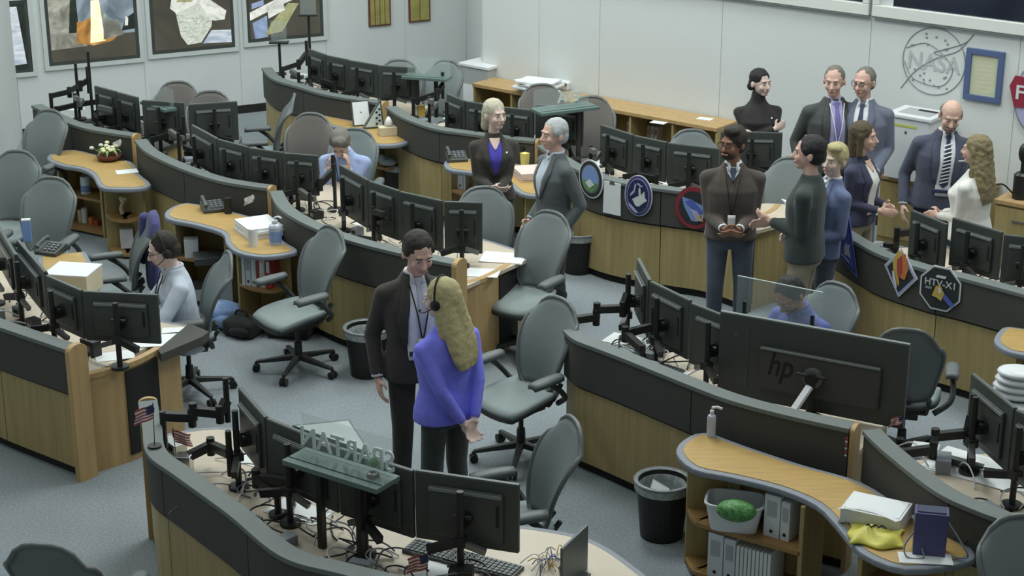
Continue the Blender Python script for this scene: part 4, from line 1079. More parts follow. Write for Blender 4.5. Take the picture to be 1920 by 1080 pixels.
side_table('side table carrying the flower arrangement, left',
    [(88, 297), (100, 285), (141, 280), (190, 291), (246, 302), (262, 325), (283, 344), (262, 352), (220, 353), (187, 349), (173, 327), (150, 315), (115, 309)],
    units=[([(112, 361), (150, 368), (190, 376)], .32, (.38, .05)), ([(198, 400), (210, 410), (240, 413), (272, 405)], .28, (.38, .05))])
side_table('side table carrying the stack of white papers and big sanitizer bottle',
    [(308, 402), (318, 389), (352, 379), (410, 390), (468, 404), (505, 420), (532, 450), (557, 466), (545, 474), (493, 480), (445, 472), (424, 455), (415, 435), (361, 419), (320, 411)],
    units=[([(330, 482), (370, 487), (424, 495)], .34, (.38, .05)), ([(447, 530), (475, 541), (512, 545), (545, 536)], .30, (.38, .05))])
side_table('side table carrying the tissue box and framed award',
    [(592, 213), (655, 224), (700, 232), (740, 245), (767, 262), (745, 270), (700, 270), (672, 254), (640, 240), (610, 232)],
    units=[([(690, 305), (720, 315), (755, 312)], .3, (.38, .05))])
side_table('side table behind the blond woman and the grey haired man',
    [(832, 306), (842, 297), (880, 296), (940, 302), (1000, 312), (1040, 335), (1036, 357), (1008, 366), (975, 361), (955, 345), (925, 330), (880, 322), (842, 317)],
    units=[([(845, 355), (865, 362), (890, 366)], .28, (.38, .05)), ([(985, 425), (1005, 432), (1028, 424)], .22, (.38, .05))])
side_table('side table with a pale rounded end, cut by the right edge',
    [(1864, 638), (1872, 620), (1892, 611), (1960, 622), (2000, 640), (1990, 672), (1920, 664), (1884, 655)],
    units=[([(1900, 700), (1930, 708), (1975, 705)], .22, (.38, .05))])

# ================================================================ small builders
def prop(name, label, cat, px, py, z, rz=0, group=None):
    p = W(px, py, z); return thing(name, label, cat, (p.x, p.y, z), D2R(rz), group)
def bin_(px, py, label, k=1.0, liner=True, paper=False):
    p = W(px, py, 0); r = thing('waste_bin', label, 'bin', (p.x, p.y, 0), 0, 'round black waste bins')
    R1, R0, h = .168 * k, .135 * k, .38 * k
    MB().lathe([(R0, 0), (R1, h), (R1 + .008, h), (R1 + .008, h - .03), (R1 - .004, h + .004), (R1 - .016, h), (R0 - .01, .02)], n=28, cap=False).lathe([(R0, 0.0), (R0, .012)], n=28).build('bucket', 'bin_plastic', r, smooth=False)
    if liner:
        pr = [(R1 + .011, h - .055), (R1 + .013, h - .03), (R1 + .011, h + .008), (R1 - .01, h + .008), (R1 - .03, h - .08), (R1 - .05, h - .16), (.03, h - .22)]
        MB().lathe(pr, n=28, cap=False).build('liner_bag', 'bin_liner', r, smooth=True)
        MB().tube([((R1 + .012) * math.cos(a), (R1 + .012) * math.sin(a), h + .004) for a in [2 * PI * i / 24 for i in range(24)]], .007, 6, True).build('rim', 'edge_grey', r, smooth=True)
    if paper:
        MB().add([(-.10, -.05, h - .10), (.02, -.09, h - .11), (.04, .01, h - .06), (-.06, .04, h - .01)] + [(-.10, -.05, h - .104), (.02, -.09, h - .114), (.04, .01, h - .064), (-.06, .04, h - .014)], [(0, 1, 2, 3), (7, 6, 5, 4), (0, 4, 5, 1), (1, 5, 6, 2), (2, 6, 7, 3), (3, 7, 4, 0)]).build('discarded_paper', 'paper', r)
    return r
bin_(1240, 1002, 'black waste bin with clear liner and a discarded paper, near bottom centre-right', 1.0, True, True)
bin_(1084, 508, 'black waste bin with a pale liner beside the console with round plaques', .98)
bin_(690, 700, 'black waste bin behind the man in the black suit', 1.0)
bin_(750, 372, 'black waste bin below the tissue box table', 1.0)
def paper(px, py, z, w, d, rz, label, th=.012, m='paper', name='paper_sheet', cat='paper', n=1):
    r = prop(name, label, cat, px, py, z, rz, 'loose papers')
    for k in range(n):
        MB().box((random.uniform(-.01, .01) * (n > 1), random.uniform(-.01, .01) * (n > 1), th * (k + .5)), (w, d, th * .96), D2R(random.uniform(-5, 5)) if n > 1 else 0).build('sheet' if n == 1 else 'sheet_block', m, r)
    return r
def bottle(px, py, z, r_, h, label, m='liquid_clear', pump=True, cap_='white_plastic', lab_=None):
    r = prop('pump_bottle' if pump else 'canister', label, 'bottle', px, py, z)
    MB().lathe([(r_, 0), (r_, h * .62), (r_ * .85, h * .70), (r_ * .4, h * .75), (r_ * .4, h * .78)] if pump else [(r_, 0), (r_, h * .9), (r_ * .96, h)], n=16).build('body', m, r, smooth=False)
    if lab_: MB().lathe([(r_ * 1.01, h * .12), (r_ * 1.01, h * .5)], n=16, cap=False).build('label', lab_, r)
    if pump:
        MB().cyl((0, 0, h * .78), (0, 0, h * .86), r_ * .45, n=12).cyl((0, 0, h * .86), (0, 0, h * .96), r_ * .14, n=8).tube([(0, 0, h * .96), (.03, -.01, h), (.06, -.02, h * .96)], .008, 6).build('pump', cap_, r)
    return r
bottle(1333, 818, ZD, .028, .20, 'small clear sanitizer pump bottle standing on the large side table')
bottle(517, 458, ZD, .052, .24, 'big clear sanitizer pump bottle with blue label beside white papers', lab_='light_blue')
bottle(475, 461, ZD, .040, .15, 'pale cylindrical wipes canister in front of the stacked papers', 'white_plastic', False)
bottle(1301, 945, .38, .042, .17, 'white paper roll standing on the rounded middle shelf', 'white_plastic', False)
bottle(162, 362, .38, .05, .17, 'white and blue wipes tub on the left shelf', 'white_plastic', False, lab_='light_blue')
bottle(428, 400, ZD, .033, .14, 'dark travel mug on the side table', 'arm_black', False)
paper(485, 436, ZD, .30, .36, 25, 'thick stack of white papers on the side table left of centre', .022, n=4, name='paper_stack')
paper(995, 332, ZD, .26, .30, 20, 'stack of pink and white folders between the blond woman and grey man', .02, 'paper_pink', n=4, name='paper_stack')
paper(238, 322, ZD, .20, .14, 20, 'small card lying on the flower table', .004)
# flag helper
def flag(px, py, z, label, h=.22, rz=0, big=1.0, stripes=True):
    r = prop('desk_flag', label, 'flag', px, py, z, rz, 'small desk flags')
    MB().cyl((0, 0, 0), (0, 0, .012), .032 * big, n=14).cyl((0, 0, 0), (.01, 0, h), .0025, n=6).build('flag_stick', 'cable_black', r)
    fw, fh = .10 * big, .075 * big
    def F2(u, v, o=0): return Vector((.01 - fw * u + .008 * math.sin(v * 5), -.012 * math.sin(u * 7) - o, h - .01 - fh * v - .05 * u * big))
    if stripes:
        for k in range(9):
            MB().slab(lambda u, v, k=k: (F2(u, (k + v) / 9), Vector((0, -1, 0))), 6, 1, .002).build('stripe', 'red' if k % 2 == 0 else 'white_flat', r)
        MB().slab(lambda u, v: (F2(u * .42, v * .52, .002), Vector((0, -1, 0))), 3, 2, .002).build('canton', 'navy_flat', r)
    else:
        MB().slab(lambda u, v: (F2(u, v), Vector((0, -1, 0))), 5, 2, .002).build('cloth', 'white_flat', r)
    return r
flag(290, 838, ZL, 'small American flag on a stick at the left end of the front console ledge', .28, -20, 1.25)
flag(332, 872, ZD, 'small American flag on the front console desk by the ledge', .24, -150, 1.1)
flag(800, 1105, ZD, 'small American flag at the bottom edge below the keyboards', .22, -30, 1.2)
flag(1688, 825, ZD, 'small American flag on the right edge console desk', .18, -20, .8)
flag(476, 408, ZD, 'small pale flag on the side table behind the papers', .22, -20, .9, False)
flag(228, 300, ZD, 'small pale flag beside the flower arrangement', .22, -20, .9, False)
# flower arrangement
fa = prop('flower_arrangement', 'low arrangement of cream flowers and leaves on the side table at left', 'flowers', 205, 300, ZD)
MB().lathe([(.06, 0), (.11, .02), (.12, .05), (.10, .05)], n=16).build('bowl', 'brown_flat', fa)
for k in range(14):
    a = k * 2.4; q = .03 + .006 * k
    c_ = Vector((math.cos(a) * q - (.06 if k > 10 else 0), math.sin(a) * q, .08 + (.05 if k > 10 else .02) + random.uniform(0, .04)))
    MB().tube([(0, 0, .04), (c_.x * .6, c_.y * .6, c_.z * .7), c_], .003, 5).build('stem', 'leaf', fa)
    MB().ell(c_, (.024, .024, .016), None, 8, 5).build('flower', 'flower' if k % 3 else 'white_flat', fa, smooth=True)
for k in range(8):
    a = k * .8; MB().slab(lambda u, v, a=a: (Vector((math.cos(a) * (.04 + .09 * v), math.sin(a) * (.04 + .09 * v), .06 + .05 * math.sin(v * PI))) + Vector((-math.sin(a), math.cos(a), 0)) * ((u - .5) * .035 * math.sin(v * PI * .95 + .1)), Vector((0, 0, 1))), 2, 4, .002).build('leaf', 'leaf', fa)
# tissue box, framed award, pyramid award
tb_ = prop('tissue_box', 'white tissue box with a tissue sticking up on the side table', 'box', 729, 253, ZD, 15)
MB().box((0, 0, .045), (.20, .11, .09)).build('box', 'cream', tb_, bevel=.004)
MB().lathe([(.03, .09), (.045, .12), (.03, .16), (.008, .19)], n=8).build('tissue', 'paper', tb_, smooth=True)
fr_ = prop('standing_frame', 'small framed sheet standing on the side table beside the triangular award', 'picture', 679, 236, ZD, 20)
MF = Matrix.Rotation(D2R(-18), 4, 'X')
MB().box((0, 0, .13), (.19, .018, .26), 0, MF).build('frame', 'monitor_black', fr_)
MB().box((0, -.011, .13), (.165, .004, .235), 0, MF).build('sheet', 'paper', fr_)
MB().bar((0, .03, .14), (0, .12, .0), .02, .01).build('easel_leg', 'monitor_black', fr_)
pa = prop('triangular_award', 'triangular patterned award standing beside the framed sheet', 'award', 702, 240, ZD, 20)
MA = Matrix(((1, 0, 0, 0), (0, 0, 1, 0), (0, 1, 0, 0), (0, 0, 0, 1)))
MB().prism([(-.13, 0), (.10, 0), (.07, .30)], -.02, .02, MA).build('plate', 'monitor_bezel', pa)
MB().prism([(-.10, .02), (.08, .02), (.058, .26)], -.026, -.02, MA).build('face', 'pale_text', pa)
for k in range(6): MB().prism(disc(.02 + .03 * (k % 2), .05 + k * .03, .014, .012, 6), -.030, -.026, MA).build('mark', 'dark_flat', pa)
# phone / stapler set
def phone(px, py, z, rz, label):
    r = prop('desk_phone', label, 'phone', px, py, z, rz)
    MB().add([(-.1, -.09, 0), (.1, -.09, 0), (.1, .09, 0), (-.1, .09, 0), (-.1, -.09, .03), (.1, -.09, .03), (.1, .09, .07), (-.1, .09, .07)], [(0, 3, 2, 1), (4, 5, 6, 7), (0, 1, 5, 4), (1, 2, 6, 5), (2, 3, 7, 6), (3, 0, 4, 7)]).build('base', 'monitor_black', r, bevel=.006)
    MB().tube([(-.075, -.08, .065), (-.075, -.05, .085), (-.075, .05, .105), (-.075, .08, .10)], [.022, .014, .014, .022], 8).build('handset', 'monitor_bezel', r)
    for i in range(12): MB().box((-.02 + .04 * (i % 3), -.05 + .032 * (i // 3), .047 + .0085 * (i // 3)), (.025, .018, .01)).build('key', 'edge_grey', r)
    return r
phone(400, 394, ZD, 20, 'black desk phone on the side table left of the travel mug')
phone(856, 300, ZD, 10, 'black desk phone on the side table left of the blond woman')
phone(96, 474, ZD, -20, 'black desk phone on the small desk behind the left edge monitors')
# gift bag, box, yellow bag on the near table
gb = prop('gift_bag', 'purple-blue paper gift bag with rope handle on the large side table', 'bag', 1741, 1035, ZD, -12)
MB().loft([[Vector((x * .085, y * .052, 0)) for x, y in ((-1, -1), (1, -1), (1, 1), (-1, 1))], [Vector((x * .088, y * .055, .25)) for x, y in ((-1, -1), (1, -1), (1, 1), (-1, 1))]]).build('bag', 'gift_purple', gb, bevel=.003)
MB().box((0, -.0, .253), (.15, .08, .006)).build('folded_top', 'navy_flat', gb)
MB().tube(catmull([(.085, -.03, .20), (.16, -.05, .10), (.20, -.06, .02), (.12, -.05, .012)], 5), .005, 6).build('rope_handle', 'edge_grey', gb, smooth=True)
MB().tube(catmull([(-.09, -.03, .12), (-.13, -.06, .05), (-.11, -.10, .008), (-.03, -.09, .008), (-.04, -.06, .05)], 5), .005, 6).build('rope_handle', 'edge_grey', gb, smooth=True)
wb = prop('white_box', 'open white cardboard box full of papers on the large side table', 'box', 1642, 975, ZD, -28)
MB().box((0, 0, .045), (.34, .24, .09)).build('box', 'white_plastic', wb, bevel=.003)
MB().box((0, 0, .088), (.31, .21, .012)).build('papers', 'paper', wb)
MB().slab(lambda u, v: (Vector((-.17 - .02 * v + .34 * u, -.12 - .03 * v, .09 + .03 * math.sin(u * 3.1))), Vector((0, -.5, 1)).normalized()), 8, 2, .003).build('flap', 'white_plastic', wb)
yb_ = prop('yellow_bag', 'crumpled yellow bag with black script lying in front of the white box', 'bag', 1642, 1010, ZD, -12)
MB().slab(lambda u, v: (Vector(((u - .5) * .26 + .01 * math.sin(v * 9), (v - .5) * .15 + .015 * math.sin(u * 8), .008 + .035 * math.sin(u * PI) * math.sin(v * PI) + .012 * math.sin(u * 11) * math.sin(v * 7))), Vector((0, 0, 1))), 16, 10, .008).build('bag_body', 'yellow_bag', yb_, smooth=True)
yb_.scale = (1.1, 1.5, 1.3)
MB().tube([(-.05 + .012 * k, .012 * math.sin(k * 2.2), .058) for k in range(9)], .004, 5).build('script_mark', 'toe', yb_)
paper(1735, 1048, ZD, .28, .12, -6, 'white sheet lying under the gift bag', .004)
sp = prop('dark_glasses', 'thin dark wire glasses on the side table beside the white box', 'glasses', 1588, 983, ZD, -30)
MB().tube([(-.03 + .02 * math.cos(a), .02 * math.sin(a), .008) for a in [k * PI / 5 for k in range(10)]], .002, 5, True).build('rim', 'toe', sp)
MB().tube([(.03 + .02 * math.cos(a), .02 * math.sin(a), .008) for a in [k * PI / 5 for k in range(10)]], .002, 5, True).tube([(.05, 0, .008), (.06, .08, .006)], .002, 5).tube([(-.05, 0, .008), (-.02, .09, .006)], .002, 5).tube([(-.01, 0, .01), (.01, 0, .01)], .002, 5).build('temples', 'toe', sp)
# basket with green packs
bk = prop('white_basket', 'white plastic tub on the middle shelf of the large side table', 'basket', 1377, 985, .38, -14)
rr_ = lambda s_, z_: [Vector((math.copysign(abs(math.cos(a)) ** .45, math.cos(a)) * .17 * s_, math.copysign(abs(math.sin(a)) ** .45, math.sin(a)) * .12 * s_, z_)) for a in [2 * PI * k / 24 for k in range(24)]]
MB().loft([rr_(.82, 0), rr_(1.0, .16), rr_(1.06, .165), rr_(1.06, .175), rr_(.97, .175), rr_(.80, .02)]).build('tub', 'white_plastic', bk, smooth=False)
gp = prop('green_package', 'crinkled green snack package heaped inside the white tub', 'package', 1380, 972, .50, -14)
MB().ell((0, 0, .05), (.12, .075, .065), None, 20, 12).build('package', 'green_pack', gp, remesh=.012)
# binders
def binders(front, z, items, labelf, group, par_back=.02):
    F_ = [W(x, y, z) for x, y in front]; a, b_ = F_[0], F_[-1]; t_ = (b_ - a).normalized(); nn = Vector((-t_.y, t_.x, 0)); s_ = 0
    for i, (w, h, m_, dz_) in enumerate(items):
        c_ = a + t_ * (s_ + w / 2) + nn * (par_back + .11); s_ += w + .004
        r = thing('ring_binder', labelf(i, m_), 'binder', (c_.x, c_.y, z), math.atan2(t_.y, t_.x), group)
        MB().box((0, 0, h / 2), (w - .002, .22, h)).build('cover', m_, r, bevel=.003)
        if w > .04:
            MB().cyl((0, -.111, .04), (0, -.113, .04), .011, n=10).build('finger_hole', 'toe', r)
            MB().box((0, -.1115, h * .68), (w * .6, .002, h * .35)).build('spine_label', 'paper' if m_ != 'binder_white' else 'grey_plastic', r)
O_ = ['first', 'second', 'third', 'fourth', 'fifth', 'sixth', 'seventh', 'eighth', 'ninth', 'tenth', 'eleventh', 'twelfth', 'last']
binders([(1427, 1005), (1495, 1026)], .38, [(.105, .27, 'binder_white', 0), (.06, .25, 'binder_white', 0)], lambda i, m_: ['wide', 'narrow'][i] + ' white ring binder right of the tub on the middle shelf', 'white binders')
binders([(1322, 1082), (1490, 1128)], .05, [(.10, .29, 'binder_white', 0), (.075, .28, 'binder_white', 0)] + [(.021, .25, 'paper', 0)] * 9, lambda i, m_: O_[i] + ' white binder or file from the left on the bottom shelf', 'white binders')
binders([(452, 536), (520, 545)], .38, [(.03, .26, 'binder_white', 0), (.05, .27, 'binder_white', 0), (.045, .27, 'paper', 0), (.02, .26, 'red', 0), (.055, .25, 'cream', 0), (.05, .27, 'red', 0)], lambda i, m_: O_[i] + ' binder from the left under the paper stack table', 'coloured binders')
binders([(845, 352), (885, 362)], .38, [(.07, .28, 'grey_plastic', 0), (.07, .28, 'binder_white', 0), (.03, .28, 'binder_white', 0)], lambda i, m_: O_[i] + ' pale binder from the left, below the table left of the blond woman', 'coloured binders')
def boxy(name, label, cat, px, py, z, dims, rz, m_, bevel=.004, lid=None):
    r = prop(name, label, cat, px, py, z, rz)
    MB().box((0, 0, dims[2] / 2), dims).build('body', m_, r, bevel=bevel)
    MB().box((0, 0, dims[2] + .004), (dims[0] * 1.02, dims[1] * 1.02, .012)).build('lid', lid or m_, r, bevel=.002)
    return r
boxy('white_carton', 'white carton standing on the shelf behind the seated man', 'box', 360, 480, .38, (.12, .12, .15), 10, 'white_plastic')
boxy('letter_tray', 'dark letter tray on the shelf under the desk phone table', 'tray', 395, 490, .38, (.28, .22, .05), 12, 'monitor_black')
boxy('storage_box', 'grey storage box on the bottom shelf behind the seated man', 'box', 388, 556, .05, (.30, .22, .11), 12, 'grey_plastic', lid='toe')
boxy('white_file', 'upright white file box at the right end of the bottom shelf', 'box', 425, 560, .05, (.10, .22, .26), 12, 'binder_white')
boxy('paper_carton', 'white carton on the round lower shelf of the flower table', 'box', 240, 462, .05, (.12, .14, .18), 8, 'white_plastic')
for i, (x, m_, h_) in enumerate(((140, 'white_plastic', .14), (152, 'cream', .12), (160, 'white_plastic', .15), (172, 'orange', .07), (182, 'red', .06))):
    bottle(x, 412 + (x - 140) * .25, .05, .03, h_, '%s container from the left on the bottom shelf of the flower table' % O_[i], m_, False)
st_ = prop('figurine', 'pale twisted figurine on the round middle shelf of the flower table', 'ornament', 230, 402, .38)
MB().tube(catmull([(0, 0, 0), (-.01, 0, .07), (.01, 0, .12), (-.01, 0, .17)], 4), [.02] * 4 + [.016] * 4 + [.022] * 5, 8).ell((.03, 0, .15), (.02, .015, .02)).build('figure', 'cream', st_, smooth=True, remesh=.006)
# desk box and white papers at P3's desk
dp = side_table('small light wooden desk left of the seated man', [(70, 480), (160, 470), (190, 520), (180, 560), (70, 545)], sub=1)
boxy('document_box', 'cream document organiser with white papers on top behind the left monitors', 'box', 140, 546, ZD, (.34, .30, .17), -10, 'cream', lid='paper')
# bags on the floor
def bag(px, py, dims, rz, m_, label, name='backpack', cat='bag', handle=True):
    r = prop(name, label, cat, px, py, 0, rz)
    m = MB().ell((0, 0, dims[2] * .45), (dims[0] * .5, dims[1] * .5, dims[2] * .45), None, 16, 10).box((0, 0, dims[2] * .35), (dims[0] * .85, dims[1] * .8, dims[2] * .68))
    m.build('body', m_, r, remesh=.022, sm=6)
    MB().ell((dims[0] * .1, -dims[1] * .42, dims[2] * .33), (dims[0] * .28, dims[1] * .14, dims[2] * .22), None, 14, 8).build('front_pocket', m_, r, smooth=True)
    if handle: MB().tube(catmull([(-.06, 0, dims[2] * .85), (-.04, 0, dims[2] * 1.05), (.04, 0, dims[2] * 1.05), (.06, 0, dims[2] * .85)], 4), .01, 6).build('handle', 'toe', r, smooth=True)
    return r
bag(545, 628, (.44, .30, .34), -10, 'bag_black', 'black backpack on the floor behind the empty mesh chair')
bag(455, 628, (.34, .24, .20), -25, 'bag_black', 'small black soft cooler bag on the floor by the shelf', 'cooler_bag')
bag(416, 612, (.36, .26, .26), 0, 'blue_bag', 'blue and white plastic bag on the floor beside the cooler bag', 'plastic_bag', handle=False)
# purple jacket draped over the chair
pj = W(283, 404, 1.10)
dj = thing('draped_jacket', 'purple jacket draped over a chair back behind the seated man', 'jacket', (pj.x - .02, pj.y, 0), D2R(-75))
MB().loft([ring(.52, .20, .05, .0, p=2.6), ring(.75, .23, .06, .01, p=2.6), ring(1.0, .22, .055, .03, p=2.6), ring(1.08, .17, .045, .04, p=2.6), ring(1.12, .08, .03, .04, p=2.6)]).build('jacket_body', 'purple_cloth', dj, remesh=.014, sm=3)
MB().cap((-.20, -.02, 1.02), (-.24, -.05, .66), .05, .04).build('sleeve', 'purple_cloth', dj, smooth=True)
# ================================================================ back counter and cabinets along the right wall
def counter(label, s0, s1, depth, h, top='wood_light', front='open', nseg=5, z0=0.0):
    root = thing('storage_cabinet', label, 'cabinet', RM @ Vector(((s0 + s1) / 2, 0, depth / 2)), 0, 'wooden wall cabinets'); off = root.location
    MB().prism(rect(s0, h - .04, s1, h), .015, depth + .02, RM).build('countertop', top, root, off=off, bevel=.004)
    MB().prism(rect(s0, z0, s1, h - .04), .015, .03, RM).build('back_panel', 'wood', root, off=off)
    MB().prism(rect(s0, z0, s1, z0 + .06), .03, depth, RM).build('plinth', 'wood', root, off=off)
    for k in range(nseg + 1):
        s_ = s0 + (s1 - s0 - .025) * k / nseg
        MB().prism(rect(s_, z0 + .06, s_ + .025, h - .04), .03, depth, RM).build('divider', 'wood', root, off=off)
    if front == 'open':
        MB().prism(rect(s0, h * .42, s1, h * .42 + .02), .03, depth - .01, RM).build('shelf', 'wood_shelf', root, off=off)
    else:
        for k in range(nseg):
            a = s0 + (s1 - s0) * k / nseg + .004; b_ = s0 + (s1 - s0) * (k + 1) / nseg - .004
            dr = MB().prism(rect(a, z0 + .07, b_, h - .045), depth, depth + .018, RM).build('door', 'wood', root, off=off, bevel=.003)
            MB().prism(rect(a + .25 * (b_ - a), h - .16, b_ - .3 * (b_ - a), h - .145), depth + .02, depth + .035, RM).build('handle', 'chrome', dr, off=(0, 0, 0)).location = -Vector(off)
    return root
sA = on_right(930, 150)[0]; sB = on_right(1385, 235)[0]
sA = max(.05, sA)
counter('long low wooden counter with open shelves along the right wall', sA, sB, .40, .80, nseg=6)
sC = on_right(1660, 330)[0]; 
def cab(label, px, py, z, w, d_, nd):
    r = prop('storage_cabinet', label, 'cabinet', px, py, 0, -39, 'wooden wall cabinets')
    p = W(px, py, z); r.location = (p.x, p.y, 0)
    MB().box((w / 2, d_ / 2, z / 2 - .02), (w, d_, z - .04)).build('carcass', 'wood', r)
    MB().box((w / 2, d_ / 2 - .01, z - .02), (w + .02, d_ + .03, .04)).build('countertop', 'wood_light', r, bevel=.004)
    for k in range(nd):
        dr = MB().box((w * (k + .5) / nd, -.009, z / 2), (w / nd - .012, .018, z - .12)).build('door', 'wood', r, bevel=.003)
        MB().box((w * (k + .5) / nd, -.028, z - .17), (.12, .012, .012)).build('handle', 'arm_grey', dr)
    return r
cab('wooden cabinet under the white shredding bin', 1652, 326, .66, 1.0, .42, 2)
cab('wooden wall cabinet at the right edge with a black lamp on it', 1868, 372, .70, 1.4, .42, 3)
cpos = RM @ Vector((0, 0, 0))
# things on the counter
def on_counter(name, label, cat, px, py, z, rz=0, group=None):
    return prop(name, label, cat, px, py, z, rz, group)
cp_ = on_counter('paper_pile', 'untidy pile of white papers on the left end of the long counter', 'paper', 1006, 172, .80, -43)
for k in range(6): MB().box((random.uniform(-.05, .05), random.uniform(-.04, .04), .012 + .022 * k), (.42, .30, .018), random.uniform(-.5, .5)).build('sheet_block', 'paper', cp_)
gl_ = on_counter('gadget_dock', 'small pale device with dark round knobs on the long counter', 'device', 1054, 166, .80, -30)
MB().box((0, 0, .05), (.24, .16, .10)).build('body', 'white_plastic', gl_, bevel=.02)
for k in range(4): MB().cyl((-.08 + .055 * k, -.082, .07), (-.08 + .055 * k, -.09, .07), .016, n=10).build('knob', 'toe', gl_)
for i, (x, y) in enumerate(((1235, 238), (1322, 231))):
    paper(x, y - 8, .80, .16, .10, -30, ['left', 'right'][i] + ' small white note lying on the long counter', .004)
for i in range(8):
    p = W(1185 + i * 6.5, 262 + i * 1.2, .42); 
    r = thing('hanging_file', '%s white file from the left inside the open counter shelf' % O_[i], 'file', (p.x + .06, p.y + .12, .345), D2R(-43), 'files in the long counter')
    MB().box((0, 0, .13), (.035, .25, .26), 0, Matrix.Rotation(D2R(-6 + 2 * i), 4, 'Y')).build('folder', ('paper', 'binder_white', 'paper_pink')[i % 3], r)
    MB().box((0, -.126, .20), (.02, .003, .06), 0, Matrix.Rotation(D2R(-6 + 2 * i), 4, 'Y')).build('index_tab', 'red' if i % 4 == 3 else 'grey_plastic', r)
pp = on_counter('paper_reams', 'stacked papers inside the open end shelf of the long counter', 'paper', 965, 190, .36, -35)
for k in range(5): MB().box((0, 0, .02 + .03 * k), (.36, .26, .024), random.uniform(-.15, .15)).build('ream', 'paper', pp)
# grey cabinet by the corner
gc_ = prop('grey_cabinet', 'grey floor cabinet with a white sheet on its side near the room corner', 'cabinet', 914, 264, 0, -40)
gc_.scale = (1, 1, 1.18)
MB().box((0, 0, .38), (.42, .46, .76)).build('cabinet_body', 'grey_plastic', gc_, bevel=.008)
MB().box((0, 0, .775), (.45, .49, .03)).build('cabinet_top', 'white_plastic', gc_, bevel=.006)
MB().box((-.04, -.233, .38), (.24, .004, .42)).build('posted_sheet', 'paper', gc_)
# white shredding bin on the cabinet at right
wq = on_right(1690, 330)
sb = thing('shredding_bin', 'tall white shredding bin with lime stripe and open slot top by the right wall', 'bin', W(1712, 331, .66), D2R(-39))
MB().box((0, 0, .40), (.58, .46, .80)).build('bin_body', 'white_plastic', sb, bevel=.015)
MB().box((0, 0, .815), (.64, .50, .05)).build('lid_rim', 'white_plastic', sb, bevel=.012)
MB().box((.02, 0, .842), (.44, .30, .006)).build('lid_recess', 'grey_plastic', sb)
MB().box((.10, .08, .848), (.26, .06, .006)).build('paper_slot', 'toe', sb)
MB().box((-.08, -.232, .70), (.40, .004, .03)).build('lime_stripe', 'lime', sb)
MB().box((-.03, -.233, .62), (.03, .004, .03)).build('lock', 'arm_grey', sb)
# lamp / mic at right edge
lm_ = thing('desk_lamp', 'black rounded lamp on the wall cabinet cut by the right edge', 'lamp', W(1912, 372, .70), 0)
sb.scale = (.72, .78, .74)
MB().lathe([(.07, 0), (.07, .22), (.05, .24)], n=16).build('base', 'arm_black', lm_)
MB().cyl((0, 0, .24), (0, 0, .34), .02, n=8).build('neck', 'arm_black', lm_)
MB().ell((0, 0, .42), (.05, .05, .09)).build('head', 'arm_black', lm_, smooth=True)
MB().tube(catmull([(-.07, 0, .05), (-.18, -.02, .14), (-.30, -.04, .10), (-.34, -.05, .02)], 5), .008, 6).build('cord', 'cable_black', lm_, smooth=True)

# ================================================================ mission plaques on console fronts
def plaque(key, px, py, label, shapes, name='mission_plaque', lift=.012):
    h_ = hit(key, px, py, lift)
    if h_ is None: return
    p, t_ = h_; n_ = Vector((t_.y, -t_.x, 0))
    M = Matrix(((t_.x, 0, n_.x, 0), (t_.y, 0, n_.y, 0), (0, 1, 0, 0), (0, 0, 0, 1)))
    r = thing(name, label, 'plaque', p, 0, 'mission plaques')
    z_ = 0
    for nm, m_, geo in shapes:
        if isinstance(geo, str):
            tv, tf = text_geo(geo[geo.index('|') + 1:]); s_, cx, cy = [float(q) for q in geo[:geo.index('|')].split(',')]
            MB().add([(v[0] * s_ + cx, v[1] * s_ + cy, v[2] * .05 + z_) for v in tv], tf, M).build(nm, m_, r)
        else: MB().prism(geo, z_, z_ + (.008 if z_ == 0 else .003), M).build(nm, m_, r)
        z_ += .008 if z_ == 0 else .003
    return r
def sc2(P, s_, cx=0, cy=0): return [(x * s_ + cx, y * s_ + cy) for x, y in P]
e2 = lambda rx, ry, cx=0, cy=0, n=26: disc(cx, cy, rx, ry, n)
plaque('K9', 1111, 335, 'round plaque with blue sky and green land beside the hanging clipboard', [('rim', 'white_flat', e2(.165, .175)), ('field', 'dark_flat', e2(.152, .162)), ('ring', 'edge_grey', e2(.12, .13)), ('sky', 'light_blue', e2(.108, .118)),
    ('land', 'green', [(-.10, -.02), (.10, -.02), (.085, -.07), (.04, -.11), (-.04, -.11), (-.085, -.07)]), ('peak', 'white_flat', [(-.06, -.04), (.0, .0), (.06, -.04), (.0, -.08)])])
plaque('K9', 1199, 366, 'oval purple plaque with a white winged figure', [('rim', 'white_flat', e2(.135, .185)), ('ring', 'purple_flat', e2(.127, .177)), ('inner_ring', 'lilac_flat', e2(.108, .155)), ('field', 'navy_flat', e2(.102, .149)),
    ('wing', 'white_flat', sc2([(-.55, -.35), (.1, .05), (.05, .6), (.2, .9), (.3, .1), (.62, .5), (.7, -.1), (.9, -.3), (.55, -.55), (.1, -.95), (-.2, -.9)], .1)),
    ('swirl', 'lilac_flat', sc2([(-.75, .1), (-.4, .5), (-.3, 1.1), (-.15, 1.0), (-.3, .3), (-.7, -.1)], .1)), ('arc', 'lilac_flat', sc2([(.0, 1.2), (.5, .9), (.2, .9), (-.1, 1.1)], .1)),
    ('banner', 'lilac_flat', sc2([(-.8, -.7), (-.3, -1.1), (.1, -1.45), (-.1, -1.55), (-.5, -1.3), (-.85, -.9)], .1))])
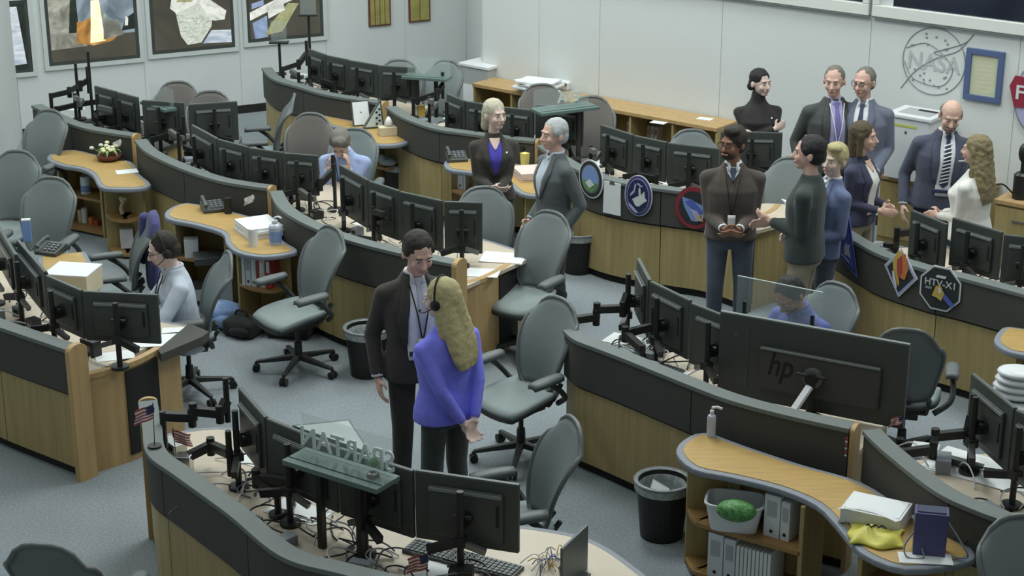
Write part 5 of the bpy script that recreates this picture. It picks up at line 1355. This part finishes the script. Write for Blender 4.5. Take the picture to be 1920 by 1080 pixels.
plaque('K9', 1303, 389, 'round plaque with red rim and blue spacecraft, partly behind the sweater man', [('rim', 'brown_flat', e2(.178, .19)), ('red_ring', 'deep_red', e2(.168, .18)), ('field', 'dark_flat', e2(.138, .15)),
    ('planet', 'light_blue', sc2([(-1.1, .9), (-.3, .7), (1.1, .2), (1.0, -.7), (.3, -1.2), (-.2, -1.1), (-.9, .1)], .1)), ('craft', 'blue', sc2([(-.8, .5), (-.2, .8), (.9, -.2), (.6, -.5), (-.3, .1)], .1)),
    ('wing', 'lilac_flat', sc2([(-.3, -.1), (.3, -.2), (.8, -1.0), (.3, -1.1)], .1)), ('letters', 'gold', '.085,.055,-.08|XI')])
plaque('K12', 1594, 466, 'dark blue triangular plaque with white emblem at the left end of the console', [('rim', 'blue', [(-.02, .27), (-.155, -.10), (.17, -.19)]), ('inner_rim', 'navy_flat', [(-.018, .225), (-.13, -.088), (.145, -.162)]),
    ('field', 'blue', [(-.016, .19), (-.112, -.078), (.125, -.14)]), ('emblem', 'white_flat', sc2([(-.5, .0), (-.1, .5), (.0, .3), (.4, .5), (.25, .0), (.6, -.6), (.1, -.5), (-.3, -.6)], .1)), ('banner', 'lilac_flat', sc2([(-.75, -.75), (.5, -1.05), (.45, -.85), (-.7, -.58)], .1))])
plaque('K12', 1691, 512, 'diamond plaque with orange and red figures', [('rim', 'white_flat', [(-.005, .20), (-.155, .03), (.0, -.19), (.165, .0)]), ('inner_rim', 'lilac_flat', [(-.004, .188), (-.143, .028), (.0, -.175), (.152, .0)]),
    ('field', 'dark_flat', [(-.003, .165), (-.122, .025), (.0, -.15), (.130, .0)]), ('gold_figure', 'gold', sc2([(-.8, .9), (-.3, 2.0), (.1, 1.9), (.0, -1.1), (-.5, -.7)], .09)), ('orange_figure', 'orange', sc2([(-.1, 1.5), (.5, 1.9), (.9, .6), (.6, -.4), (.1, -.3)], .09)),
    ('red_figure', 'red', sc2([(-.3, 1.2), (.1, 1.6), (.3, .4), (.0, -.6), (-.25, .3)], .09)), ('white_swirl', 'white_flat', sc2([(-.7, .1), (-.5, .1), (-.1, -1.2), (-.2, -1.3), (-.6, -.5)], .09))])
oc = [(.175 * math.cos(PI / 8 + k * PI / 4), .185 * math.sin(PI / 8 + k * PI / 4)) for k in range(8)]
plaque('K12', 1765, 540, 'black octagonal plaque with white rim reading HTV-X1', [('rim', 'white_flat', oc), ('field', 'dark_flat', sc2(oc, .92)), ('lettering', 'white_flat', '.074,.0,.038|HTV-X1'), ('small_lettering', 'white_flat', [(-.04, .085), (.035, .085), (.045, .105), (-.03, .105)]),
    ('trail', 'blue', sc2([(.2, -.1), (1.25, -1.0), (1.0, -1.25), (.1, -.5)], .1)), ('craft', 'gold', sc2([(-.3, .2), (.1, .25), (.4, -.3), (.2, -.9), (-.15, -.7), (-.55, -.6)], .1)), ('star', 'white_flat', sc2([(-.1, .05), (.12, .1), (.2, -.3), (-.05, -.3)], .1)), ('mark', 'line_grey', [(-.11, -.01), (-.06, -.01), (-.06, .008), (-.11, .008)])])
hc = plaque('K9', 1150, 366, 'white clipboard sheet hanging on the dark console front', [('sheet', 'paper', [(-.095, -.17), (.095, -.17), (.088, .12), (-.088, .12)]), ('clip', 'arm_grey', [(-.03, .10), (.03, .10), (.02, .135), (-.02, .135)])], 'hanging_clipboard')
hc['category'] = 'clipboard'
# small flag pinned on the post of console K10
pf = hit('K10', 1590, 830, .03)
if pf:
    r = thing('pinned_flag', 'narrow striped flag pinned upright on the wooden post by the large side table', 'flag', pf[0])
    for k in range(6): MB().box((0, 0, .04 - k * .022), (.012, .004, .011), 0, Matrix.Rotation(math.atan2(pf[1].y, pf[1].x), 4, 'Z')).build('stripe', 'white_flat' if k % 2 else 'red', r)
# K10/K11 junction hook cap
# ================================================================ clear signs on raised shelves
def sign_shelf(label, a, b, z, depth, text=None, th=.03, m='shelf_teal', panel_h=.16, legs=True, toff=.4, tsz=.10):
    A, B = W(a[0], a[1], z), W(b[0], b[1], z); d_ = B - A; L_ = d_.length; rz = math.atan2(d_.y, d_.x)
    r = thing('sign_shelf', label, 'shelf', (A.x, A.y, ZD), rz)
    MB().box((L_ / 2, depth / 2, z - ZD - th / 2), (L_, depth, th)).build('shelf_board', m, r, bevel=.004)
    MB().box((L_ / 2, .05, z - ZD + .001), (L_ * .98, .004, .004)).build('groove', 'toe', r)
    if panel_h: MB().box((L_ / 2, depth * .8, z - ZD + panel_h / 2), (L_ * .96, .005, panel_h)).build('acrylic_panel', 'acrylic', r)
    if text:
        tv, tf = text_geo(text)
        # lettering is on the far face, so it reads mirrored from here
        MT = Matrix(((-tsz, 0, 0, L_ * toff), (0, 0, .2, depth * .8 - .006), (0, tsz * 1.1, 0, z - ZD + tsz * .55), (0, 0, 0, 1)))
        MB().add(tv, tf, MT).build('sign_letters', 'pale_text', r)
    if legs:
        for f_ in (.3, .72): MB().box((L_ * f_, depth * .4, (z - ZD - th) / 2), (.035, .035, z - ZD - th)).build('leg', 'arm_black', r)
    return r
sign_shelf('raised grey shelf on the front console with clear panel reading SPARTAN backwards', (528, 862), (706, 918), 1.22, .20, 'SPARTAN', toff=.50, tsz=.15, panel_h=.22)
sign_shelf('raised grey shelf with a small clear sign behind the grey haired man', (1016, 213), (1125, 200), 1.24, .25, 'EVA', toff=.62, tsz=.13, panel_h=.18)
sign_shelf('small raised teal shelf between the far left consoles', (262, 190), (308, 206), 1.18, .14, None, panel_h=.18, legs=False)
sign_shelf('small raised shelf at the right end of the rearmost console', (752, 143), (836, 149), 1.15, .2, None, panel_h=.18)
for i, (x0, y0, x1, y1, z_, h_, lab) in enumerate(((1365, 598, 1524, 632, 1.24, .24, 'upright clear acrylic sheet behind the extra wide screen'),)):
    A, B = W(x0, y0, 1.10), W(x1, y1, 1.10); d_ = B - A; nn = Vector((-d_.y, d_.x, 0)).normalized()
    r = thing('acrylic_sheet', lab, 'sign', (A.x + nn.x * .12, A.y + nn.y * .12, ZD), math.atan2(d_.y, d_.x))
    MB().box((d_.length / 2, 0, .52), (d_.length, .006, .26)).build('sheet', 'acrylic', r)
    MB().box((d_.length / 2, 0, .65), (d_.length, .007, .006)).build('top_rim', 'pale_text', r)
    for f_ in (.1, .9): MB().box((d_.length * f_, 0, .24), (.02, .02, .48)).build('post', 'arm_black', r)
gb2 = thing('glass_globe', 'small glass globe standing on the right end of the SPARTAN shelf', 'ornament', W(700, 893, 1.22))
MB().ell((0, .03, .075), (.045, .045, .055)).build('globe', 'acrylic', gb2, smooth=True)
MB().lathe([(.035, 0), (.03, .02), (.02, .025)], n=16).build('foot', 'arm_grey', gb2)
MB().ell((0, .03, .065), (.022, .022, .028)).build('inner_figure', 'green', gb2, smooth=True)
# ================================================================ keyboards, mice, papers and cables on the desks
def keyboard(px, py, rz, label):
    r = prop('keyboard', label, 'keyboard', px, py, ZD, rz, 'black keyboards')
    MB().box((0, 0, .01), (.42, .15, .02)).build('keyboard_case', 'monitor_black', r, bevel=.004)
    km = MB()
    for i in range(14):
        for j in range(5): km.box((-.185 + .0285 * i, -.052 + .026 * j, .023), (.022, .020, .008))
    tag(km.build('keys', 'monitor_bezel', r), kind='stuff')
    return r
keyboard(830, 1042, -28, 'black keyboard left of two under the front console monitors')
keyboard(905, 1062, -28, 'black keyboard right of two, yellow strip on its edge')
keyboard(690, 392, -30, 'keyboard on the central console below the monitors')
keyboard(1225, 690, -40, 'keyboard on the desk of the wide screen console')
for (x, y, w, d_, rz, lab, n) in ((945, 484, .34, .26, -8, 'white papers spread at the right end of the central console desk', 2), (905, 512, .26, .2, -8, 'single white sheet at the near right corner of the central desk', 1),
        (285, 640, .40, .24, 10, 'white sheets under the rightmost left-edge monitor', 2), (330, 622, .2, .16, 5, 'white sheet at the tip of the left edge desk', 1), (215, 668, .26, .16, 20, 'white sheet by the cables on the left edge desk', 1),
        (1830, 880, .55, .36, -35, 'large white paper spread on the right edge desk', 2), (1735, 838, .16, .12, -20, 'small white card near the small right flag', 1),
        (480, 860, .30, .2, -30, 'white paper under the left monitors of the front console', 1), (560, 960, .35, .2, -30, 'white paper under the SPARTAN shelf', 1), (830, 1075, .3, .2, -20, 'paper under the keyboards', 1),
        (1180, 640, .34, .2, -30, 'white paper at the left end of the wide screen desk', 1), (1260, 700, .22, .14, -30, 'white paper beneath the wide screen console monitors', 1), (700, 420, .3, .2, -30, 'white paper under the central console monitors', 1),
        (1145, 310, .34, .18, -20, 'white papers at the left of the round plaque console desk', 2), (1250, 343, .4, .14, -15, 'long white papers by the ledge of the round plaque console', 1),
        (620, 160, .2, .12, -20, 'white papers on the rearmost desk', 1), (560, 140, .2, .12, -20, 'white papers at left of the rearmost desk', 1), (850, 222, .2, .12, -20, 'white papers on the rear console desk', 1),
        (95, 205, .16, .12, -20, 'white paper at the left end of the far left desk', 1), (140, 205, .2, .12, -20, 'second white paper on the far left desk', 1), (1890, 905, .2, .2, -20, 'white sheet at the far right of the right edge desk', 1)):
    paper(x, y, ZD, w, d_, rz, lab, .004, n=n)
bk2 = boxy('brown_box', 'long dark bar-shaped device lying on the white paper at right', 'device', 1790, 870, ZD + .01, (.34, .05, .03), -38, 'monitor_bezel')
# yellow cup, helmets-like etc.
yc = prop('yellow_cup', 'pale yellow tapered cup on the table between the blond woman and grey man', 'cup', 984, 318, ZD)
MB().lathe([(.035, 0), (.045, .15), (.05, .16)], n=4).build('cup', 'paper_yellow', yc)
lb_ = prop('cup_stack', 'yellow and white carton on the rear console desk', 'carton', 790, 218, ZD)
MB().box((0, 0, .06), (.08, .05, .12)).build('carton', 'gold', lb_); MB().box((-.06, 0, .06), (.05, .05, .11)).build('pale_side', 'white_flat', lb_)
sl = prop('stool', 'round stool at the right edge carrying the folded white cloths', 'stool', 1905, 745, .62)
sl.location.z = 0
MB().lathe([(.19, .58), (.20, .60), (.20, .612), (.18, .62)], n=24).build('seat', 'grey_plastic', sl, smooth=False)
MB().cyl((0, 0, .03), (0, 0, .58), .025, n=12).build('column', 'chrome', sl)
MB().lathe([(.18, 0), (.17, .02), (.03, .035)], n=24).build('foot_plate', 'arm_grey', sl)
wt = prop('folded_cloths', 'white folded cloth bundle at the right edge behind the monitor', 'cloth', 1905, 745, .62, -20)
for k in range(4): MB().ell((0, 0, .03 + .05 * k), (.17 - .01 * k, .12, .035), None, 20, 8).build('fold', 'white_plastic', wt, smooth=True)
blue_ = prop('blue_box', 'upright light blue box in front of the chairs at left', 'box', 52, 452, ZD, 10)
MB().box((0, 0, .09), (.07, .05, .18)).build('box', 'light_blue', blue_, bevel=.003); MB().box((0, 0, .184), (.072, .052, .01)).build('lid', 'white_flat', blue_)
# hand props of people
hb = thing('folded_note', 'white folded paper held by the man in the black-green jacket', 'paper', W(1478, 388, 1.02))
MB().box((0, 0, .02), (.12, .10, .012), .4, Matrix.Rotation(.6, 4, 'Y')).build('sheet', 'paper', hb); MB().box((0, 0, .035), (.12, .10, .006), .5, Matrix.Rotation(.4, 4, 'Y')).build('upper_sheet', 'paper', hb)
# reaching arms with empty monitor mounts
def arm_mount(pts, zs, label, head=True):
    P = [W(x, y, z_) for (x, y), z_ in zip(pts, zs)]
    r = thing('monitor_arm', label, 'monitor arm', (P[0].x, P[0].y, ZD), 0, 'articulated monitor arms')
    o = r.location
    MB().cyl((P[0].x, P[0].y, ZD), P[0] + Vector((0, 0, .03)), .02, n=10).cyl((P[0].x, P[0].y, ZD), (P[0].x, P[0].y, ZD + .02), .055, n=14).build('post', 'arm_black', r, off=o)
    for a, b_ in zip(P, P[1:]): MB().bar(a, b_, .045, .05).build('arm_link', 'arm_black', r, off=o)
    for p in P[1:-1]: MB().cyl(p - Vector((0, 0, .06)), p + Vector((0, 0, .05)), .025, n=12).build('joint', 'arm_black', r, off=o)
    if head: MB().cyl(P[-1] - Vector((0, 0, .14)), P[-1] + Vector((0, 0, .14)), .018, n=10).build('upright', 'arm_black', r, off=o)
    return r
arm_mount([(1075, 600), (1118, 594), (1119, 580), (1168, 578), (1178, 550)], [.95, .95, 1.0, 1.0, 1.1], 'long articulated arm reaching left from the wide screen console')
arm_mount([(1205, 655), (1172, 625), (1225, 612)], [.86, .9, .95], 'short folded arm in front of the wide screen console monitors')
arm_mount([(305, 780), (360, 782), (362, 770), (412, 775), (425, 750)], [1.0, 1.0, 1.05, 1.05, 1.12], 'articulated arm at the left end of the front console')
arm_mount([(340, 862), (395, 835), (430, 850)], [.80, .86, .95], 'lower articulated arm beside the desk flag')
arm_mount([(520, 925), (480, 895), (545, 905)], [.86, .9, .95], 'folded arm under the second front monitor')
arm_mount([(1690, 850), (1750, 842), (1753, 818), (1815, 812), (1822, 780)], [.82, .86, .92, .95, 1.05], 'articulated arm reaching to the right edge monitor')
arm_mount([(1660, 462), (1680, 462), (1682, 438), (1712, 434)], [.84, .86, .98, .98], 'articulated arm at the left of the HTV-X1 console')
arm_mount([(95, 180), (130, 172), (150, 160), (165, 150)], [.95, 1.0, 1.1, 1.15], 'articulated arm at the far left console')
arm_mount([(105, 205), (150, 195), (190, 190)], [.85, .9, .95], 'lower articulated arm at the far left console')
arm_mount([(530, 130), (560, 120), (575, 100)], [.9, 1.0, 1.1], 'articulated arm at the rearmost console')
arm_mount([(775, 190), (820, 175), (830, 160)], [.9, 1.0, 1.05], 'articulated arm at the rear console')
arm_mount([(285, 262), (320, 252), (345, 245)], [.9, .95, 1.0], 'articulated arm at the flower table console')
arm_mount([(545, 350), (600, 345), (625, 320)], [.85, .95, 1.05], 'articulated arm at the left end of the central console')
# tall antenna-like poles with small clear signs
def pole_sign(px, py, h, label, top=True):
    p = W(px, py, ZD); r = thing('sign_pole', label, 'pole', (p.x, p.y, ZD), 0, 'tall poles on the consoles')
    MB().cyl((0, 0, 0), (0, 0, h), .016, n=8).build('pole', 'arm_black', r); MB().cyl((0, 0, 0), (0, 0, .02), .07, n=14).build('foot', 'arm_black', r)
    if top:
        MB().box((0, 0, h), (.22, .12, .015)).build('shelf_board', 'arm_black', r); MB().box((0, 0, h + .13), (.18, .005, .24)).build('acrylic_panel', 'acrylic', r)
pole_sign(526, 140, .38, 'short pole with small shelf at the left end of the rearmost console')
pole_sign(583, 150, .75, 'taller pole with a clear sign in front of the truss screen')
pole_sign(175, 230, .75, 'tall black pole standing at the far left console', False)
pole_sign(150, 225, .60, 'shorter black pole left of the tall pole at far left', False)
pole_sign(629, 395, .42, 'tall thin black pole at the left end of the central console', False)
# clutter: cables lying behind the monitors, one bundle per console
def cables(key, n, mats, seed, f0=.1, f1=.9):
    rnd = random.Random(seed); O9 = CONS[key]['O'][.105]; Fr = CONS[key]['far']; r = CONS[key]['root']
    for m_ in mats:
        q = MB()
        for k in range(n):
            f_ = rnd.uniform(f0, f1); i = min(int(f_ * (len(O9) - 1)), len(O9) - 2); base = O9[i].lerp(Fr[i], rnd.uniform(.25, .55))
            pts = []; x, y = base.x, base.y; a = rnd.uniform(0, 2 * PI); hgt = rnd.uniform(0, .09); da = rnd.uniform(-.9, .9)
            for j in range(7):
                t_ = (O9[i + 1] - O9[i]).normalized(); 
                x += math.cos(a) * .06; y += math.sin(a) * .05; a += da + rnd.uniform(-.3, .3)
                pts.append(Vector((x, y, ZD + .008 + hgt * math.sin(j / 6 * PI))))
            q.tube(catmull(pts, 4), .005, 5)
        o = q.build('loose_cables', m_, None, smooth=True)
        tag(o, 'tangle of %s cables behind the monitors of the %s' % (m_.split('_')[1], label_short[key]), 'cables', None, 'stuff')
label_short = dict(K1='front console', K2='left edge console', K4='far left console', K5='flower table console', K6='central console', K7='rearmost console', K8='rear console', K9='round plaque console', K10='wide screen console', K11='right edge console', K12='HTV-X1 console')
cables('K1', 16, ['cable_white', 'cable_grey', 'cable_black'], 1, .22, .78)
cables('K2', 8, ['cable_white', 'cable_black'], 2, .3, .95)
for i, k in enumerate(('K4', 'K5', 'K7', 'K8', 'K9', 'K12')): cables(k, 9, ['cable_white', 'cable_black'], 10 + i)
cables('K6', 12, ['cable_white', 'cable_black'], 30)
cables('K10', 12, ['cable_white', 'cable_black'], 31, .05, .6)
cables('K11', 7, ['cable_white', 'cable_black'], 32)
# small equipment boxes scattered behind the monitors
EQ = 0
def gear(key, fr, rnd):
    global EQ
    O9 = CONS[key]['O'][.105]; Fr = CONS[key]['far']; i = min(int(fr * (len(O9) - 1)), len(O9) - 2)
    p = O9[i].lerp(Fr[i], rnd.uniform(.1, .4)); k = rnd.randrange(3)
    t_ = O9[i + 1] - O9[i]; r = thing('equipment_box', '%s small %s device from the left behind the monitors of the %s' % (O_[min(gear.n, 12)], ['black', 'grey', 'silver'][k], label_short[key]), 'device', (p.x, p.y, ZD), math.atan2(t_.y, t_.x) + rnd.uniform(-.5, .5), 'small devices behind the monitors')
    gear.n += 1
    w, d_, h_ = rnd.uniform(.07, .16), rnd.uniform(.05, .1), rnd.uniform(.03, .12)
    m_ = ['arm_black', 'edge_grey', 'chrome'][k]
    MB().box((0, 0, h_ / 2), (w, d_, h_)).build('case', m_, r, bevel=.003)
    MB().box((0, -d_ / 2 - .001, h_ * .5), (w * .6, .003, h_ * .4)).build('port_panel', 'toe' if k else 'edge_grey', r)
for j, (key, cnt) in enumerate((('K1', 8), ('K2', 5), ('K4', 9), ('K5', 10), ('K6', 8), ('K7', 8), ('K8', 9), ('K9', 7), ('K10', 6), ('K11', 3), ('K12', 4))):
    rnd = random.Random(50 + j); gear.n = 0
    for q in range(cnt): gear(key, (q + .5 + rnd.uniform(-.3, .3)) / cnt * .9 + .05, rnd)

q = [W(x, y, ZD + .012) for x, y in ((355, 606), (392, 622), (378, 632), (302, 664), (296, 655))]
MB().prism([(p.x, p.y) for p in ccw(q)], ZD - .05, ZD + .012).build('edge_bumper', 'black_panel', CONS['K2']['root'], off=CONS['K2']['root'].location)

cw = prop('crumpled_bag', 'crumpled white bag on the shelf under the tissue box table', 'bag', 728, 312, .38)
MB().ell((0, 0, .05), (.10, .06, .05), None, 14, 9).ell((-.06, 0, .08), (.05, .04, .05)).build('bag_body', 'bin_liner', cw, remesh=.014)
pb = prop('cable_bunch', 'bunch of blue and yellow thin leads near the bottom edge', 'cables', 1035, 1062, ZD)
rnd = random.Random(5)
for m_ in ('cable_blue', 'gold', 'cable_white'):
    q = MB()
    for k in range(9):
        a = rnd.uniform(0, 2 * PI); l = rnd.uniform(.03, .09); c0 = Vector((rnd.uniform(-.06, .06), rnd.uniform(-.05, .05), .004))
        q.tube(catmull([c0, c0 + Vector((math.cos(a) * l * .6, math.sin(a) * l * .6, l * .8)), c0 + Vector((math.cos(a) * l * 1.6, math.sin(a) * l * 1.6, .01))], 4), .003, 5)
    tag(q.build('leads', m_, pb, smooth=True), kind='stuff')
ub = prop('upright_board', 'thin upright grey board at the bottom edge of the front desk', 'board', 1076, 1090, ZD, 62)
MB().box((0, 0, .13), (.30, .015, .26)).build('board', 'monitor_bezel', ub, bevel=.003); MB().box((0, 0, .006), (.2, .1, .012)).build('foot', 'monitor_black', ub)
for key, n in (('K4', 3), ('K5', 4), ('K8', 3), ('K7', 2), ('K9', 2), ('K6', 2)):
    rnd = random.Random(key)
    for k in range(n):
        O9 = CONS[key]['O'][.105]; Fr = CONS[key]['far']; i = int((k + .4) / n * .8 * (len(O9) - 1)) + 1
        p = O9[i].lerp(Fr[i], .28); t_ = (O9[min(i + 1, len(O9) - 1)] - O9[i]).normalized()
        r = thing('monitor_arm', '%s small folded arm from the left on the %s' % (O_[k], label_short[key]), 'monitor arm', (p.x, p.y, ZD), math.atan2(t_.y, t_.x), 'articulated monitor arms')
        z_ = rnd.uniform(.16, .34); s_ = rnd.choice((-1, 1))
        MB().cyl((0, 0, 0), (0, 0, z_ + .04), .018, n=8).build('post', 'arm_black', r); MB().cyl((0, 0, 0), (0, 0, .018), .055, n=12).build('post_foot', 'arm_black', r)
        MB().bar((0, 0, z_), (s_ * .18, -.04, z_ + .02), .04, .045).bar((s_ * .18, -.04, z_ - .04), (s_ * .05, .06, z_ - .03), .04, .045).build('arm_link', 'arm_black' if k % 2 else 'arm_grey', r)
